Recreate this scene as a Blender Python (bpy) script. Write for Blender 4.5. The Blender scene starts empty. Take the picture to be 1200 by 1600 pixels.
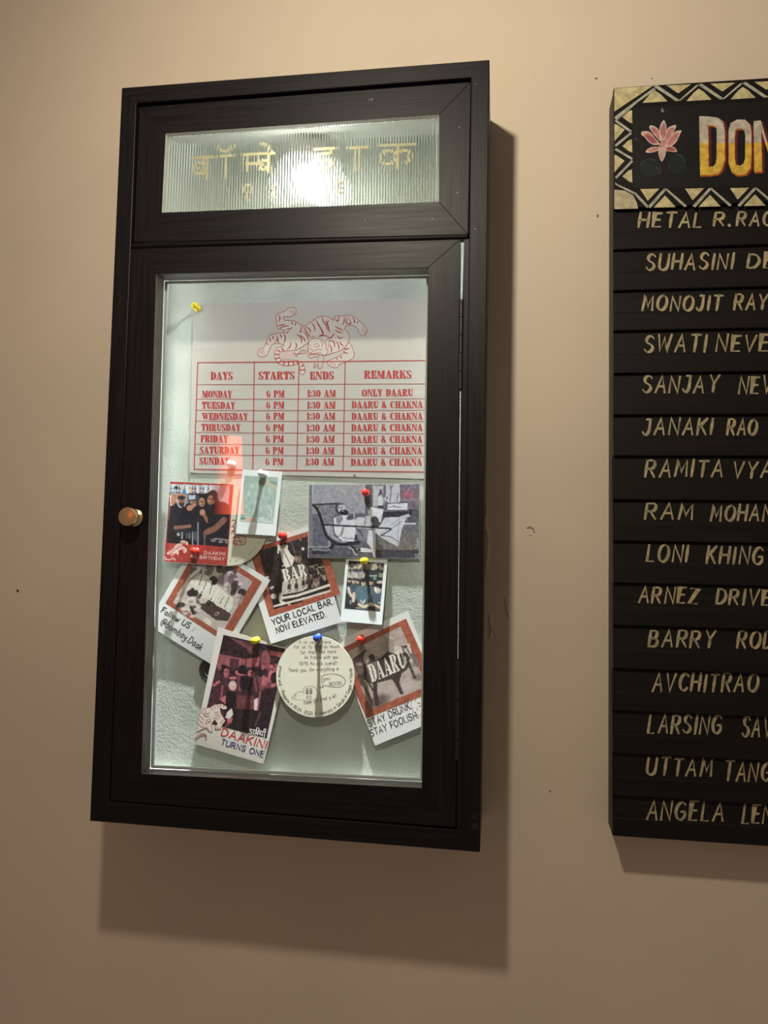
import bpy, bmesh, math, random
import numpy as np
from mathutils import Vector, Matrix

random.seed(7)
C = bpy.context.scene.collection

# ------------------------------------------------------------------ camera
F_PX, YAW, PITCH, ROLL = 1218.45, -0.14245, 0.06505, 0.02007
CAM = np.array([0.47256, -1.01343, 0.31407])
def _basis():
    cy, sy, cp, sp = math.cos(YAW), math.sin(YAW), math.cos(PITCH), math.sin(PITCH)
    f = np.array([sy*cp, cy*cp, sp]); r = np.array([cy, -sy, 0.0]); u = np.cross(r, f)
    cr, sr = math.cos(ROLL), math.sin(ROLL)
    return cr*r + sr*u, -sr*r + cr*u, f
RIGHT, UP, FWD = _basis()
cam_data = bpy.data.cameras.new('camera')
cam = bpy.data.objects.new('camera', cam_data); C.objects.link(cam)
cam_data.sensor_fit = 'VERTICAL'; cam_data.sensor_height = 36.0
cam_data.lens = F_PX * 36.0 / 1600.0
cam_data.clip_start = 0.02; cam_data.clip_end = 50
M = Matrix(((RIGHT[0], UP[0], -FWD[0], CAM[0]), (RIGHT[1], UP[1], -FWD[1], CAM[1]),
            (RIGHT[2], UP[2], -FWD[2], CAM[2]), (0, 0, 0, 1)))
cam.matrix_world = M
bpy.context.scene.camera = cam

def at(px, py, y):
    """point of the plane y = const seen at photograph pixel (px, py)"""
    d = FWD + RIGHT*((px-600)/F_PX) - UP*((py-800)/F_PX)
    return Vector(CAM + d*((y-CAM[1])/d[1]))
def to_px(p):
    d = np.array(p) - CAM; w = d @ FWD
    return 600 + F_PX*(d @ RIGHT)/w, 800 - F_PX*(d @ UP)/w

# ------------------------------------------------------------------ light, world, exposure
sc = bpy.context.scene
sc.view_settings.view_transform = 'Standard'; sc.view_settings.look = 'None'
sc.view_settings.exposure = 0.0; sc.view_settings.gamma = 1.0
sc.view_settings.use_curve_mapping = False
world = bpy.data.worlds.new('room_air'); sc.world = world; world.use_nodes = True
world.node_tree.nodes['Background'].inputs[0].default_value = (1.0, 0.78, 0.60, 1)
world.node_tree.nodes['Background'].inputs[1].default_value = 0.19
def lamp(name, kind, loc, power, col, radius=0.03, target=None, size=None, blend=1.0, parent=None):
    d = bpy.data.lights.new(name, kind); d.energy = power; d.color = col
    if kind in ('POINT', 'SPOT'): d.shadow_soft_size = radius
    if kind == 'SPOT': d.spot_size = size; d.spot_blend = blend
    o = bpy.data.objects.new(name, d); C.objects.link(o); o.location = loc
    if target is not None:
        o.rotation_euler = (Vector(target)-Vector(loc)).to_track_quat('-Z', 'Y').to_euler()
    return o
KEY = Vector((0.267, -0.818, 1.039))
lamp('ceiling_spotlight', 'SPOT', KEY, 29, (1.0, 0.915, 0.73), 0.028, (0.60, 0, 0.70), math.radians(170), 1.0)

# ------------------------------------------------------------------ materials
def lin(c):
    return tuple((v/255/12.92) if v <= 10.31 else (((v/255)+0.055)/1.055)**2.4 for v in c)
def mat(name):
    m = bpy.data.materials.new(name); m.use_nodes = True
    return m, m.node_tree, m.node_tree.nodes['Principled BSDF']
def N(nt, t, **kw):
    n = nt.nodes.new(t)
    for k, v in kw.items():
        if k.startswith('i_'):
            key = k[2:]
            n.inputs[int(key) if key.isdigit() else key].default_value = v
        else: setattr(n, k, v)
    return n
def plain(name, col, rough=0.5, metal=0.0, spec=0.5):
    m, nt, b = mat(name)
    b.inputs['Base Color'].default_value = (*col, 1); b.inputs['Roughness'].default_value = rough
    b.inputs['Metallic'].default_value = metal; b.inputs['Specular IOR Level'].default_value = spec
    return m
def bump(nt, b, height, strength, dist):
    bp = N(nt, 'ShaderNodeBump', i_Strength=strength, i_Distance=dist)
    nt.links.new(height, bp.inputs['Height']); nt.links.new(bp.outputs[0], b.inputs['Normal'])
def wood(name, scale, c0=(0.0042, 0.0032, 0.0042), c1=(0.0105, 0.0080, 0.0092), rough=0.42, spec=0.17):
    m, nt, b = mat(name)
    tc = N(nt, 'ShaderNodeTexCoord'); mp = N(nt, 'ShaderNodeMapping'); mp.inputs['Scale'].default_value = scale
    nz = N(nt, 'ShaderNodeTexNoise', i_Scale=1.0, i_Detail=6.0, i_Roughness=0.62)
    nt.links.new(tc.outputs['Object'], mp.inputs[0]); nt.links.new(mp.outputs[0], nz.inputs['Vector'])
    cr = N(nt, 'ShaderNodeValToRGB'); e = cr.color_ramp.elements
    e[0].position = 0.36; e[0].color = (*c0, 1); e[1].position = 0.72; e[1].color = (*c1, 1)
    nt.links.new(nz.outputs['Fac'], cr.inputs[0]); nt.links.new(cr.outputs[0], b.inputs['Base Color'])
    mr = N(nt, 'ShaderNodeMapRange', i_3=rough-0.07, i_4=rough+0.12); nt.links.new(nz.outputs['Fac'], mr.inputs[0])
    nt.links.new(mr.outputs[0], b.inputs['Roughness'])
    bump(nt, b, nz.outputs['Fac'], 0.22, 0.0005)
    b.inputs['Specular IOR Level'].default_value = spec
    return m
WOOD_H = wood('espresso_wood_along', (9, 120, 230))
WOOD_V = wood('espresso_wood_upright', (230, 120, 9))
BOARD_WOOD = wood('black_board_wood', (7, 90, 160), (0.0042, 0.003, 0.003), (0.0085, 0.0058, 0.0055), 0.55, 0.18)
BOARD_EDGE = wood('board_edge_wood', (120, 90, 9), (0.03, 0.024, 0.02), (0.075, 0.06, 0.05), 0.5)

def wall_mat():
    m, nt, b = mat('painted_plaster')
    tc = N(nt, 'ShaderNodeTexCoord')
    n1 = N(nt, 'ShaderNodeTexNoise', i_Scale=5.0, i_Detail=4.0); nt.links.new(tc.outputs['Object'], n1.inputs['Vector'])
    cr = N(nt, 'ShaderNodeValToRGB'); e = cr.color_ramp.elements
    e[0].position = 0.3; e[0].color = (0.555, 0.465, 0.37, 1); e[1].position = 0.72; e[1].color = (0.60, 0.50, 0.39, 1)
    nt.links.new(n1.outputs['Fac'], cr.inputs[0]); nt.links.new(cr.outputs[0], b.inputs['Base Color'])
    n2 = N(nt, 'ShaderNodeTexNoise', i_Scale=16.0, i_Detail=5.0); nt.links.new(tc.outputs['Object'], n2.inputs['Vector'])
    bump(nt, b, n2.outputs['Fac'], 0.25, 0.004)
    b.inputs['Roughness'].default_value = 0.62; b.inputs['Specular IOR Level'].default_value = 0.3
    return m
WALL = wall_mat()
def fabric_mat():
    m, nt, b = mat('pale_rexine_lining')
    tc = N(nt, 'ShaderNodeTexCoord')
    v = N(nt, 'ShaderNodeTexNoise', i_Scale=330.0, i_Detail=3.0, i_Roughness=0.6); nt.links.new(tc.outputs['Object'], v.inputs['Vector'])
    n2 = N(nt, 'ShaderNodeTexNoise', i_Scale=14.0, i_Detail=5.0); nt.links.new(tc.outputs['Object'], n2.inputs['Vector'])
    cr = N(nt, 'ShaderNodeValToRGB'); e = cr.color_ramp.elements
    e[0].position = 0.32; e[0].color = (0.50, 0.55, 0.48, 1); e[1].position = 0.62; e[1].color = (0.64, 0.68, 0.60, 1)
    nt.links.new(n2.outputs['Fac'], cr.inputs[0]); nt.links.new(cr.outputs[0], b.inputs['Base Color'])
    ad = N(nt, 'ShaderNodeMath', operation='MULTIPLY_ADD', i_1=3.0); nt.links.new(n2.outputs['Fac'], ad.inputs[0]); nt.links.new(v.outputs['Fac'], ad.inputs[2])
    bump(nt, b, ad.outputs[0], 0.42, 0.0015)
    b.inputs['Roughness'].default_value = 0.55; b.inputs['Specular IOR Level'].default_value = 0.25
    return m
FABRIC = fabric_mat()
LINING = plain('white_inner_paint', (0.70, 0.72, 0.67), 0.6)
def reveal_mat():
    return plain('dusty_grey_paint', (0.12, 0.115, 0.105), 0.5)
REVEAL = reveal_mat()
BRASS = plain('brushed_brass', (0.72, 0.52, 0.28), 0.28, 1.0)
DARKMETAL = plain('dark_painted_metal', (0.012, 0.011, 0.012), 0.45, 0.3)
BLACK = plain('black_rubber', (0.012, 0.012, 0.012), 0.45)
def paint_mat(name, rough, spec=0.4, bump_scale=None):
    m, nt, b = mat(name)
    a = N(nt, 'ShaderNodeVertexColor', layer_name='Col'); nt.links.new(a.outputs[0], b.inputs['Base Color'])
    if bump_scale:                                                 # uneven brushwork
        t0 = N(nt, 'ShaderNodeTexCoord'); n0 = N(nt, 'ShaderNodeTexNoise', i_Scale=140.0, i_Detail=3.0); nt.links.new(t0.outputs['Object'], n0.inputs['Vector'])
        mr = N(nt, 'ShaderNodeMapRange', i_1=0.3, i_2=0.7, i_3=0.62, i_4=1.1); nt.links.new(n0.outputs['Fac'], mr.inputs[0])
        vm = N(nt, 'ShaderNodeVectorMath', operation='SCALE'); nt.links.new(a.outputs[0], vm.inputs[0]); nt.links.new(mr.outputs[0], vm.inputs['Scale'])
        nt.links.new(vm.outputs[0], b.inputs['Base Color'])
    b.inputs['Roughness'].default_value = rough; b.inputs['Specular IOR Level'].default_value = spec
    if bump_scale:
        tc = N(nt, 'ShaderNodeTexCoord'); n = N(nt, 'ShaderNodeTexNoise', i_Scale=bump_scale, i_Detail=2.0)
        nt.links.new(tc.outputs['Object'], n.inputs['Vector']); bump(nt, b, n.outputs['Fac'], 0.2, 0.0005)
    return m
PRINT = paint_mat('printed_ink', 0.45, 0.3)
BRUSH = paint_mat('brushed_enamel', 0.5, 0.3, 400)
def pane_mat(name, tint):
    m = bpy.data.materials.new(name); m.use_nodes = True; nt = m.node_tree; nt.nodes.clear()
    out = N(nt, 'ShaderNodeOutputMaterial'); mix = N(nt, 'ShaderNodeMixShader')
    tr = N(nt, 'ShaderNodeBsdfTransparent'); tr.inputs[0].default_value = (*tint, 1)
    gl = N(nt, 'ShaderNodeBsdfGlossy'); gl.inputs['Roughness'].default_value = 0.0
    lw = N(nt, 'ShaderNodeLayerWeight', i_Blend=0.5)
    pw = N(nt, 'ShaderNodeMath', operation='POWER', i_1=5.0); nt.links.new(lw.outputs['Facing'], pw.inputs[0])
    ma = N(nt, 'ShaderNodeMath', operation='MULTIPLY_ADD', i_1=0.95, i_2=0.042); nt.links.new(pw.outputs[0], ma.inputs[0])
    nt.links.new(ma.outputs[0], mix.inputs[0]); nt.links.new(tr.outputs[0], mix.inputs[1]); nt.links.new(gl.outputs[0], mix.inputs[2])
    nt.links.new(mix.outputs[0], out.inputs[0])
    return m
PANE = pane_mat('clear_pane', (0.84, 0.86, 0.865))
def glow(name, col, strength):
    m = bpy.data.materials.new(name); m.use_nodes = True; nt = m.node_tree; nt.nodes.clear()
    out = N(nt, 'ShaderNodeOutputMaterial'); e = N(nt, 'ShaderNodeEmission', i_Strength=strength); e.inputs[0].default_value = (*col, 1)
    nt.links.new(e.outputs[0], out.inputs[0]); return m

# ------------------------------------------------------------------ mesh helpers
class Geo:
    def __init__(s): s.v = []; s.f = []; s.c = []; s.m = []
    def add(s, verts, faces, col=None, mi=0):
        o = len(s.v); s.v += [tuple(p) for p in verts]
        for f in faces:
            s.f.append([i+o for i in f]); s.c.append(col or (1, 1, 1)); s.m.append(mi)
    def hexa(s, q0, q1, col=None, mi=0):
        """closed block between two 4-corner loops"""
        s.add(list(q0)+list(q1), [(0, 1, 2, 3), (7, 6, 5, 4), (0, 4, 5, 1), (1, 5, 6, 2), (2, 6, 7, 3), (3, 7, 4, 0)], col, mi)
    def prism(s, loop0, loop1, col=None, mi=0):
        n = len(loop0)
        s.add(list(loop0)+list(loop1), [tuple(range(n)), tuple(range(2*n-1, n-1, -1))] + [(i, i+n, (i+1) % n+n, (i+1) % n) for i in range(n)], col, mi)
    def box(s, a, b, col=None, mi=0):
        x0, y0, z0 = a; x1, y1, z1 = b
        s.hexa([(x0, y0, z0), (x1, y0, z0), (x1, y0, z1), (x0, y0, z1)], [(x0, y1, z0), (x1, y1, z0), (x1, y1, z1), (x0, y1, z1)], col, mi)
    def lathe(s, prof, c, axis='y', n=32, col=None, mi=0):
        """prof: (r, t) along -y (axis 'y') or along +z / -z"""
        vs = []; fs = []
        for r, t in prof:
            for k in range(n):
                a = 2*math.pi*k/n; p, q = r*math.cos(a), r*math.sin(a)
                vs.append((c[0]+p, c[1]-t, c[2]+q) if axis == 'y' else (c[0]+p, c[1]+q, c[2]+t))
        for j in range(len(prof)-1):
            for k in range(n):
                k2 = (k+1) % n; fs.append((j*n+k, j*n+k2, (j+1)*n+k2, (j+1)*n+k))
        fs.append(tuple(range(n))); fs.append(tuple(range((len(prof)-1)*n, len(prof)*n)))
        s.add(vs, fs, col, mi)
    def build(s, name, mats, parent=None, smooth=False, bevel=0.0, seg=2, colors=False, tri=False, angle=35):
        me = bpy.data.meshes.new(name)
        off = Vector((0, 0, 0))
        if parent is not None:
            p = parent
            while p is not None: off += p.location; p = p.parent
        me.from_pydata([tuple(Vector(p)-off) for p in s.v], [], s.f)
        for m in (mats if isinstance(mats, (list, tuple)) else [mats]): me.materials.append(m)
        if max(s.m, default=0) > 0: me.polygons.foreach_set('material_index', s.m)
        if colors:
            ca = me.color_attributes.new('Col', 'FLOAT_COLOR', 'CORNER')
            arr = np.ones((len(me.loops), 4), dtype=np.float32); i = 0
            for f, c in zip(s.f, s.c):
                arr[i:i+len(f), :3] = c; i += len(f)
            ca.data.foreach_set('color', arr.ravel())
        if tri or not colors:
            bm = bmesh.new(); bm.from_mesh(me)
            if tri: bmesh.ops.triangulate(bm, faces=[f for f in bm.faces if len(f.verts) > 4], ngon_method='EAR_CLIP')
            if not colors: bmesh.ops.recalc_face_normals(bm, faces=bm.faces)
            bm.to_mesh(me); bm.free()
        o = bpy.data.objects.new(name, me); C.objects.link(o)
        if parent is not None: o.parent = parent
        if smooth:
            me.polygons.foreach_set('use_smooth', [True]*len(me.polygons))
            me.set_sharp_from_angle(angle=math.radians(angle))
        if bevel:
            b = o.modifiers.new('edge_wear', 'BEVEL'); b.width = bevel; b.segments = seg; b.limit_method = 'ANGLE'; b.angle_limit = math.radians(40)
            b.harden_normals = False
        return o
def thing(name, label, cat, loc, group=None):
    o = bpy.data.objects.new(name, None); C.objects.link(o); o.location = loc; o.empty_display_size = 0.02
    o['label'] = label; o['category'] = cat
    if group: o['group'] = group
    return o
def tag(o, label, cat, group=None):
    o['label'] = label; o['category'] = cat
    if group: o['group'] = group
    return o
def on(pxs, yref, y=None):
    """photograph pixels on the plane yref, then pushed to depth y"""
    r = [at(a, b, yref) for a, b in pxs]
    return r if y is None else [Vector((p.x, y, p.z)) for p in r]

# ------------------------------------------------------------------ the wall
D = 0.1256
g = Geo(); g.box((-1.6, 0.0, -1.3), (2.2, 0.12, 2.2))
wall = g.build('wall_back', WALL); wall['kind'] = 'structure'
def flake(pts, h, name='plaster_scar', m=WALL):
    g = Geo(); w = [at(a, b, -0.0001) for a, b in pts]; top = [Vector((p.x, -h, p.z)) for p in w]
    cx = sum((p for p in top), Vector())/len(top); top = [cx+(p-cx)*0.72 for p in top]
    base = [Vector((p.x, 0.0004, p.z)) for p in w]
    g.prism(top, base); o = g.build(name, m, wall, tri=True); return o
def ridge(path, w, h, m=WALL):
    n = len(path); L = []; R = []
    for i, (x, y) in enumerate(path):
        a = path[max(i-1, 0)]; b = path[min(i+1, n-1)]; dx, dy = b[0]-a[0], b[1]-a[1]; l = math.hypot(dx, dy) or 1
        ww = w*(0.35+0.65*math.sin(math.pi*(i+0.5)/n))
        L.append((x-dy/l*ww, y+dx/l*ww)); R.append((x+dy/l*ww, y-dx/l*ww))
    flake(L+R[::-1], h, m=m)
SCAR = plain('bare_plaster', (0.62, 0.53, 0.42), 0.8)
ridge([(761, 783), (759, 800), (758, 820), (763, 830), (764, 850), (763, 870), (761, 893)], 2.2, 0.0016, SCAR)
ridge([(788, 930), (791, 943), (794, 957), (797, 970)], 1.3, 0.0014)
ridge([(765, 957), (767, 972), (770, 985), (766, 1000)], 2.8, 0.0018)
ridge([(772, 980), (774, 993), (778, 1004)], 1.3, 0.0012)
ridge([(822, 825), (826, 822.5), (831, 823.5), (835, 828), (835.5, 834)], 0.9, 0.0012, plain('scuff_grey', (0.30, 0.24, 0.18), 0.8))
ridge([(823, 829), (827, 836), (832, 837)], 0.6, 0.001)
DIRT = plain('dark_speck', (0.05, 0.035, 0.025), 0.8)
flake([(25.5, 922), (27, 920.6), (29.3, 921.5), (30, 924), (28, 925.8), (26, 925)], 0.0006, 'wall_speck', DIRT)
flake([(933, 335), (935, 334), (935.5, 338), (933.5, 341), (932.6, 338)], 0.0006, 'wall_speck', DIRT)
flake([(929, 123), (931, 121), (934, 121.5), (934, 123), (931, 124)], 0.0006, 'wall_speck', DIRT)
flake([(1016, 123), (1018, 122), (1020, 122.6), (1019, 124)], 0.0005, 'wall_speck', DIRT)
flake([(858, 1236), (860, 1234.6), (861, 1237), (859, 1238.5)], 0.0005, 'wall_speck', DIRT)

# ------------------------------------------------------------------ display cabinet
OUT = [(140, 1283), (750, 1332), (765, 93), (190, 137)]           # BL BR TR TL
RIM = [(170.5, 1252.5), (722, 1297.5), (736, 121), (213, 161)]
cabinet = thing('display_cabinet', 'dark wooden wall cabinet with glazed door and lit ribbed glass panel', 'cabinet', (0.23, 0, 0))
WOODS = [WOOD_H, WOOD_V]
def frame(name, outer, inner, yf, yb, parent, ref_o=-D, ref_i=-D, bevel=0.0009, reveal=False, mitre=True):
    """four mitred pieces; corners BL BR TR TL in photograph pixels"""
    of, inn = on(outer, ref_o, yf), on(inner, ref_i, yf)
    ob = [Vector((p.x, yb, p.z)) for p in of]; ib = [Vector((p.x, yb, p.z)) for p in inn]
    g = Geo()
    if mitre:
        for i in range(4):
            j = (i+1) % 4
            g.hexa([of[i], of[j], inn[j], inn[i]], [ob[i], ob[j], ib[j], ib[i]], None, i % 2)
    else:
        g.add(of+inn+ob+ib, [])
        for i in range(4):
            j = (i+1) % 4
            for f_ in ((i, j, 4+j, 4+i), (8+j, 8+i, 12+i, 12+j), (j, i, 8+i, 8+j), (4+i, 4+j, 12+j, 12+i)):
                g.f.append(list(f_)); g.c.append((1, 1, 1)); g.m.append(i % 2)
    mats = list(WOODS)
    o = g.build(name, mats, parent, bevel=bevel)
    if reveal:
        rv = LINING if name == 'transom_frame' else REVEAL; mats.append(rv); o.data.materials.append(rv)
        cz = sum((p for p in inn), Vector())/4
        off = parent_off(o)
        for p in o.data.polygons:
            c = p.center + off
            if abs(p.normal.y) < 0.3:
                for i in range(4):
                    a, b = inn[i], inn[(i+1) % 4]
                    m_ = (a+b)/2
                    if abs((c-Vector((m_.x, c.y, m_.z))).length) < 0.004: p.material_index = 2
    return o
def parent_off(o):
    off = Vector(); p = o.parent
    while p is not None: off += p.location; p = p.parent
    return off
frame('carcass', OUT, RIM, -D, 0.0, cabinet, bevel=0.0012, mitre=False)
YT = -D+0.007                                                      # transom face
frame('transom_frame', [(205.2, 374.5), (731, 362.5), (735.5, 121.6), (213.6, 161.6)], [(253, 332), (685.6, 315), (686, 179.5), (259, 209)], YT, YT+0.02, cabinet, ref_i=YT, bevel=0.0004, reveal=True)
# rounded ledge between transom and door
g = Geo(); l0, r0, r1, l1 = on([(204.4, 387), (730.6, 371.8), (731, 362.7), (205, 374.7)], -D)
prof = [(0.0, 0.012), (0.0, 0.0015), (0.18, -0.0004), (0.45, -0.001), (0.62, 0.0008), (0.8, 0.0035), (0.95, 0.007), (0.95, 0.012)]
A = [l0.lerp(l1, t)+Vector((0, d+0.001, 0)) for t, d in prof]; B = [r0.lerp(r1, t)+Vector((0, d+0.001, 0)) for t, d in prof]
g.prism(A, B); g.build('ledge', WOOD_H, cabinet, bevel=0.0006)
# jamb strip on the hinge side
g = Geo(); jl = [(725.3, 373), (722, 465), (719.7, 610), (718, 755), (715.6, 1030), (713.6, 1296)]
jr = [(732.9, 372.5), (731.8, 465), (730, 610), (728.3, 755), (725, 1030), (721.6, 1296.6)]
for i in range(len(jl)-1):
    q = on([jl[i+1], jr[i+1], jr[i], jl[i]], -D, -D+0.002); g.hexa(q, [Vector((p.x, -D+0.03, p.z)) for p in q])
g.build('jamb_strip', WOOD_V, cabinet)
# door
YD = -D+0.0015
DOOR = [(171.4, 1251.4), (711.5, 1293.5), (719.4, 373), (203.6, 388.2)]
DIN = [(221, 1209), (659, 1231), (669, 418), (244, 428)]
door = frame('door', DOOR, DIN, YD, YD+0.0235, cabinet, ref_i=YD, bevel=0.0004, reveal=True)
q = on([(219, 1211.5), (661, 1233.5), (671, 415.5), (242, 425.5)], YD, YD+0.004)
din = on(DIN, YD, YD)
def inset(quad, d):
    c = sum((p for p in quad), Vector())/4
    return [p+Vector((math.copysign(d, c.x-p.x), 0, math.copysign(d, c.z-p.z))) for p in quad]
gl = inset(din, 0.0003)
g = Geo(); g.hexa([Vector((p.x, YD+0.004, p.z)) for p in gl], [Vector((p.x, YD+0.007, p.z)) for p in gl]); g.build('glass_pane', PANE, door)
# pale bead round the inside of the door opening
g = Geo(); o4 = inset(din, -0.004); i4 = inset(din, 0.0006)
for i in range(4):
    j = (i+1) % 4
    g.hexa([Vector((p.x, YD+0.0236, p.z)) for p in (o4[i], o4[j], i4[j], i4[i])], [Vector((p.x, YD+0.0262, p.z)) for p in (o4[i], o4[j], i4[j], i4[i])])
g.build('glazing_bead', LINING, door, bevel=0.0004)
# knob
kh = at(197.5, 807, -D-0.021); kx, kz = kh.x, kh.z
g = Geo(); g.lathe([(0.0105, -0.0005), (0.0105, 0.002), (0.0085, 0.003), (0.0062, 0.005), (0.0058, 0.010), (0.0085, 0.0125), (0.0112, 0.0140), (0.0118, 0.0165), (0.0116, 0.0195), (0.0108, 0.0208), (0.0098, 0.0212), (0.0, 0.0212)], (kx, YD, kz), n=40)
g.build('knob', BRASS, door, smooth=True)
# hinges
for (ya, yb, xa, xb) in ((467, 608, 719.6, 717.6), (1031, 1188, 714.3, 713.0)):
    a = at(xa+1.2, ya, -D); b = at(xb+1.2, yb, -D); g = Geo()
    n = 5
    for k in range(n):
        z1 = a.z+(b.z-a.z)*k/n; z0 = a.z+(b.z-a.z)*(k+1)/n; x0 = a.x+(b.x-a.x)*(k+.5)/n
        g.lathe([(0.0032, 0.0004), (0.0032, z1-z0-0.0004)], (x0, -D+0.0032, z0), axis='z', n=14)
    g.box((a.x-0.003, -D+0.004, b.z), (a.x+0.002, -D+0.012, a.z))
    g.build('hinge', DARKMETAL, cabinet)
# little plug closing the gap under the lower hinge
a = at(712.5, 1189, -D); b = at(712.3, 1293, -D); g = Geo(); g.box((b.x-0.0008, -D+0.006, b.z), (a.x+0.0012, -D+0.02, a.z)); g.build('stop_strip', WOOD_V, cabinet)
# nail and screw holes
for (px, py, r, yy) in ((742, 1291, 0.0036, -D), (741, 1277, 0.0028, -D), (743, 358, 0.0012, -D), (743.5, 131, 0.001, -D), (577, 156, 0.001, YT), (718, 199, 0.0012, YT), (676, 342, 0.0012, YT), (570, 345, 0.001, YT), (581, 155, 0.0016, YT), (715, 301, 0.0013, YT), (265, 166, 0.0012, YT), (196, 714, 0.0010, YD)):
    p = at(px, py, yy); g = Geo(); g.lathe([(r, -0.0002), (r, 0.00025), (r*0.6, 0.0003)], (p.x, yy, p.z), n=12)
    g.build('screw_hole', DARKMETAL if r > 0.002 else BLACK, cabinet)
# back and inner lining
YB = -0.020
ri = on(RIM, -D)
x0 = ri[0].x+0.001; x1 = max(ri[1].x, ri[2].x)-0.001; z0 = ri[0].z+0.001; z1 = max(ri[2].z, ri[3].z)-0.001
xl = max(ri[0].x, ri[3].x); xr = min(ri[1].x, ri[2].x); zb = max(ri[0].z, ri[1].z); zt = min(ri[2].z, ri[3].z)
g = Geo(); g.box((xl+0.001, YB, zb+0.001), (xr-0.001, -0.001, zt-0.001)); g.build('pinboard', FABRIC, cabinet)
g = Geo(); YI = YD+0.0275
sx0 = 0.0250
g.box((xl+0.0006, YI, zb+0.004), (max(xl+0.002, sx0), YB-0.0003, zt-0.004)); g.box((xr-0.0026, YI, zb+0.004), (xr-0.0006, YB-0.0003, zt-0.004))
g.box((xl+0.0006, YI, zt-0.0036), (xr-0.0006, YB-0.0003, zt-0.0006)); g.box((xl+0.0006, YI, zb+0.0006), (xr-0.0006, YB-0.0003, zb+0.013))
g.build('inner_lining', LINING, cabinet)

# ribbed glass with painted lettering behind it
m, nt, b = mat('ribbed_glass')
b.inputs['Base Color'].default_value = (0.93, 0.96, 0.95, 1); b.inputs['Roughness'].default_value = 0.02
b.inputs['Transmission Weight'].default_value = 1.0; b.inputs['IOR'].default_value = 1.48
RIBBED = m
tq = inset(on([(253, 332), (685.6, 315), (686, 179.5), (259, 209)], YT, YT), 0.0003)
gx0 = min(p.x for p in tq); gx1 = max(p.x for p in tq); gz0 = min(p.z for p in tq); gz1 = max(p.z for p in tq)
YG = YT+0.0055
g = Geo(); ribs = 100; seg = 8; n = ribs*seg; vs = []
for i in range(n+1):
    x = gx0+(gx1-gx0)*i/n; y = YG+0.0013*(1-abs(math.sin(math.pi*i/seg)))
    f_ = i/n; lo = tq[0].lerp(tq[1], f_); hi = tq[3].lerp(tq[2], f_); xl_, xh_ = lo.x, hi.x
    vs += [(xl_, y, lo.z), (xh_, y, hi.z), (xl_, YG+0.004, lo.z), (xh_, YG+0.004, hi.z)]
fs = []
for i in range(n):
    a = 4*i; fs += [(a, a+4, a+5, a+1), (a+2, a+3, a+7, a+6), (a, a+2, a+6, a+4), (a+1, a+5, a+7, a+3)]
fs += [(0, 1, 3, 2), (4*n, 4*n+2, 4*n+3, 4*n+1)]
g.add(vs, fs); ribbed = g.build('ribbed_glass', RIBBED, cabinet, smooth=True, angle=50)

# ------------------------------------------------------------------ bulb inside the cabinet, behind the ribbed glass
bp = at(478, 286, -0.0765)
bulb = thing('light_bulb', 'glowing white bulb behind the ribbed glass panel', 'light bulb', (bp.x, bp.y, zt-0.004))
g = Geo(); R = 0.026
pr = [] + [(R*math.sin(a), -R*math.cos(a)) for a in np.linspace(0.15, 2.3, 16)] + [(0.0135, R*1.05), (0.0125, R*1.25)]
g.lathe(pr, (bp.x, bp.y, bp.z), axis='z', n=32); g.build('globe', glow('white_hot_globe', (1.0, 0.98, 0.93), 8.0), bulb, smooth=True)
g = Geo(); g.lathe([(0.013, R*1.2), (0.016, R*1.3), (0.016, R*2.3), (0.02, R*2.4), (0.02, zt-0.004-bp.z)], (bp.x, bp.y, bp.z), axis='z', n=24); g.build('socket', plain('white_socket', (0.7, 0.7, 0.66), 0.4), bulb, smooth=True)
# added lamp below the globe, its pattern shaped to even out the board's light
bpos = Vector((bp.x, bp.y-0.020, bp.z-R-0.002))
bl = lamp('added_bulb_beam', 'POINT', bpos - Vector((bp.x, bp.y, zt-0.004)), 110.0, (0.96, 0.97, 1.0), 0.006)
bl.parent = bulb
bl.data.use_nodes = True; nt = bl.data.node_tree; em = nt.nodes['Emission']
tc = N(nt, 'ShaderNodeTexCoord'); sx = N(nt, 'ShaderNodeSeparateXYZ'); nt.links.new(tc.outputs['Normal'], sx.inputs[0])
mx = N(nt, 'ShaderNodeMath', operation='MAXIMUM', i_1=0.105); nt.links.new(sx.outputs['Y'], mx.inputs[0])
pw = N(nt, 'ShaderNodeMath', operation='POWER', i_1=-3.0); nt.links.new(mx.outputs[0], pw.inputs[0])
gt = N(nt, 'ShaderNodeMath', operation='GREATER_THAN', i_1=0.088); nt.links.new(sx.outputs['Y'], gt.inputs[0])
ml = N(nt, 'ShaderNodeMath', operation='MULTIPLY'); nt.links.new(pw.outputs[0], ml.inputs[0]); nt.links.new(gt.outputs[0], ml.inputs[1])
ad = N(nt, 'ShaderNodeMath', operation='MULTIPLY', i_1=0.105**3.0); nt.links.new(ml.outputs[0], ad.inputs[0]); 
dn = N(nt, 'ShaderNodeMapRange', interpolation_type='SMOOTHSTEP', i_1=-0.30, i_2=0.02, i_3=1.0, i_4=0.05); nt.links.new(sx.outputs['Z'], dn.inputs[0])
m2 = N(nt, 'ShaderNodeMath', operation='MULTIPLY'); nt.links.new(ad.outputs[0], m2.inputs[0]); nt.links.new(dn.outputs[0], m2.inputs[1]); 
xx = N(nt, 'ShaderNodeMath', operation='POWER', i_1=2.0); nt.links.new(sx.outputs['X'], xx.inputs[0])
om = N(nt, 'ShaderNodeMath', operation='SUBTRACT', i_0=1.0); nt.links.new(xx.outputs[0], om.inputs[1])
p2 = N(nt, 'ShaderNodeMath', operation='POWER', i_1=0.6); nt.links.new(om.outputs[0], p2.inputs[0])
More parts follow.
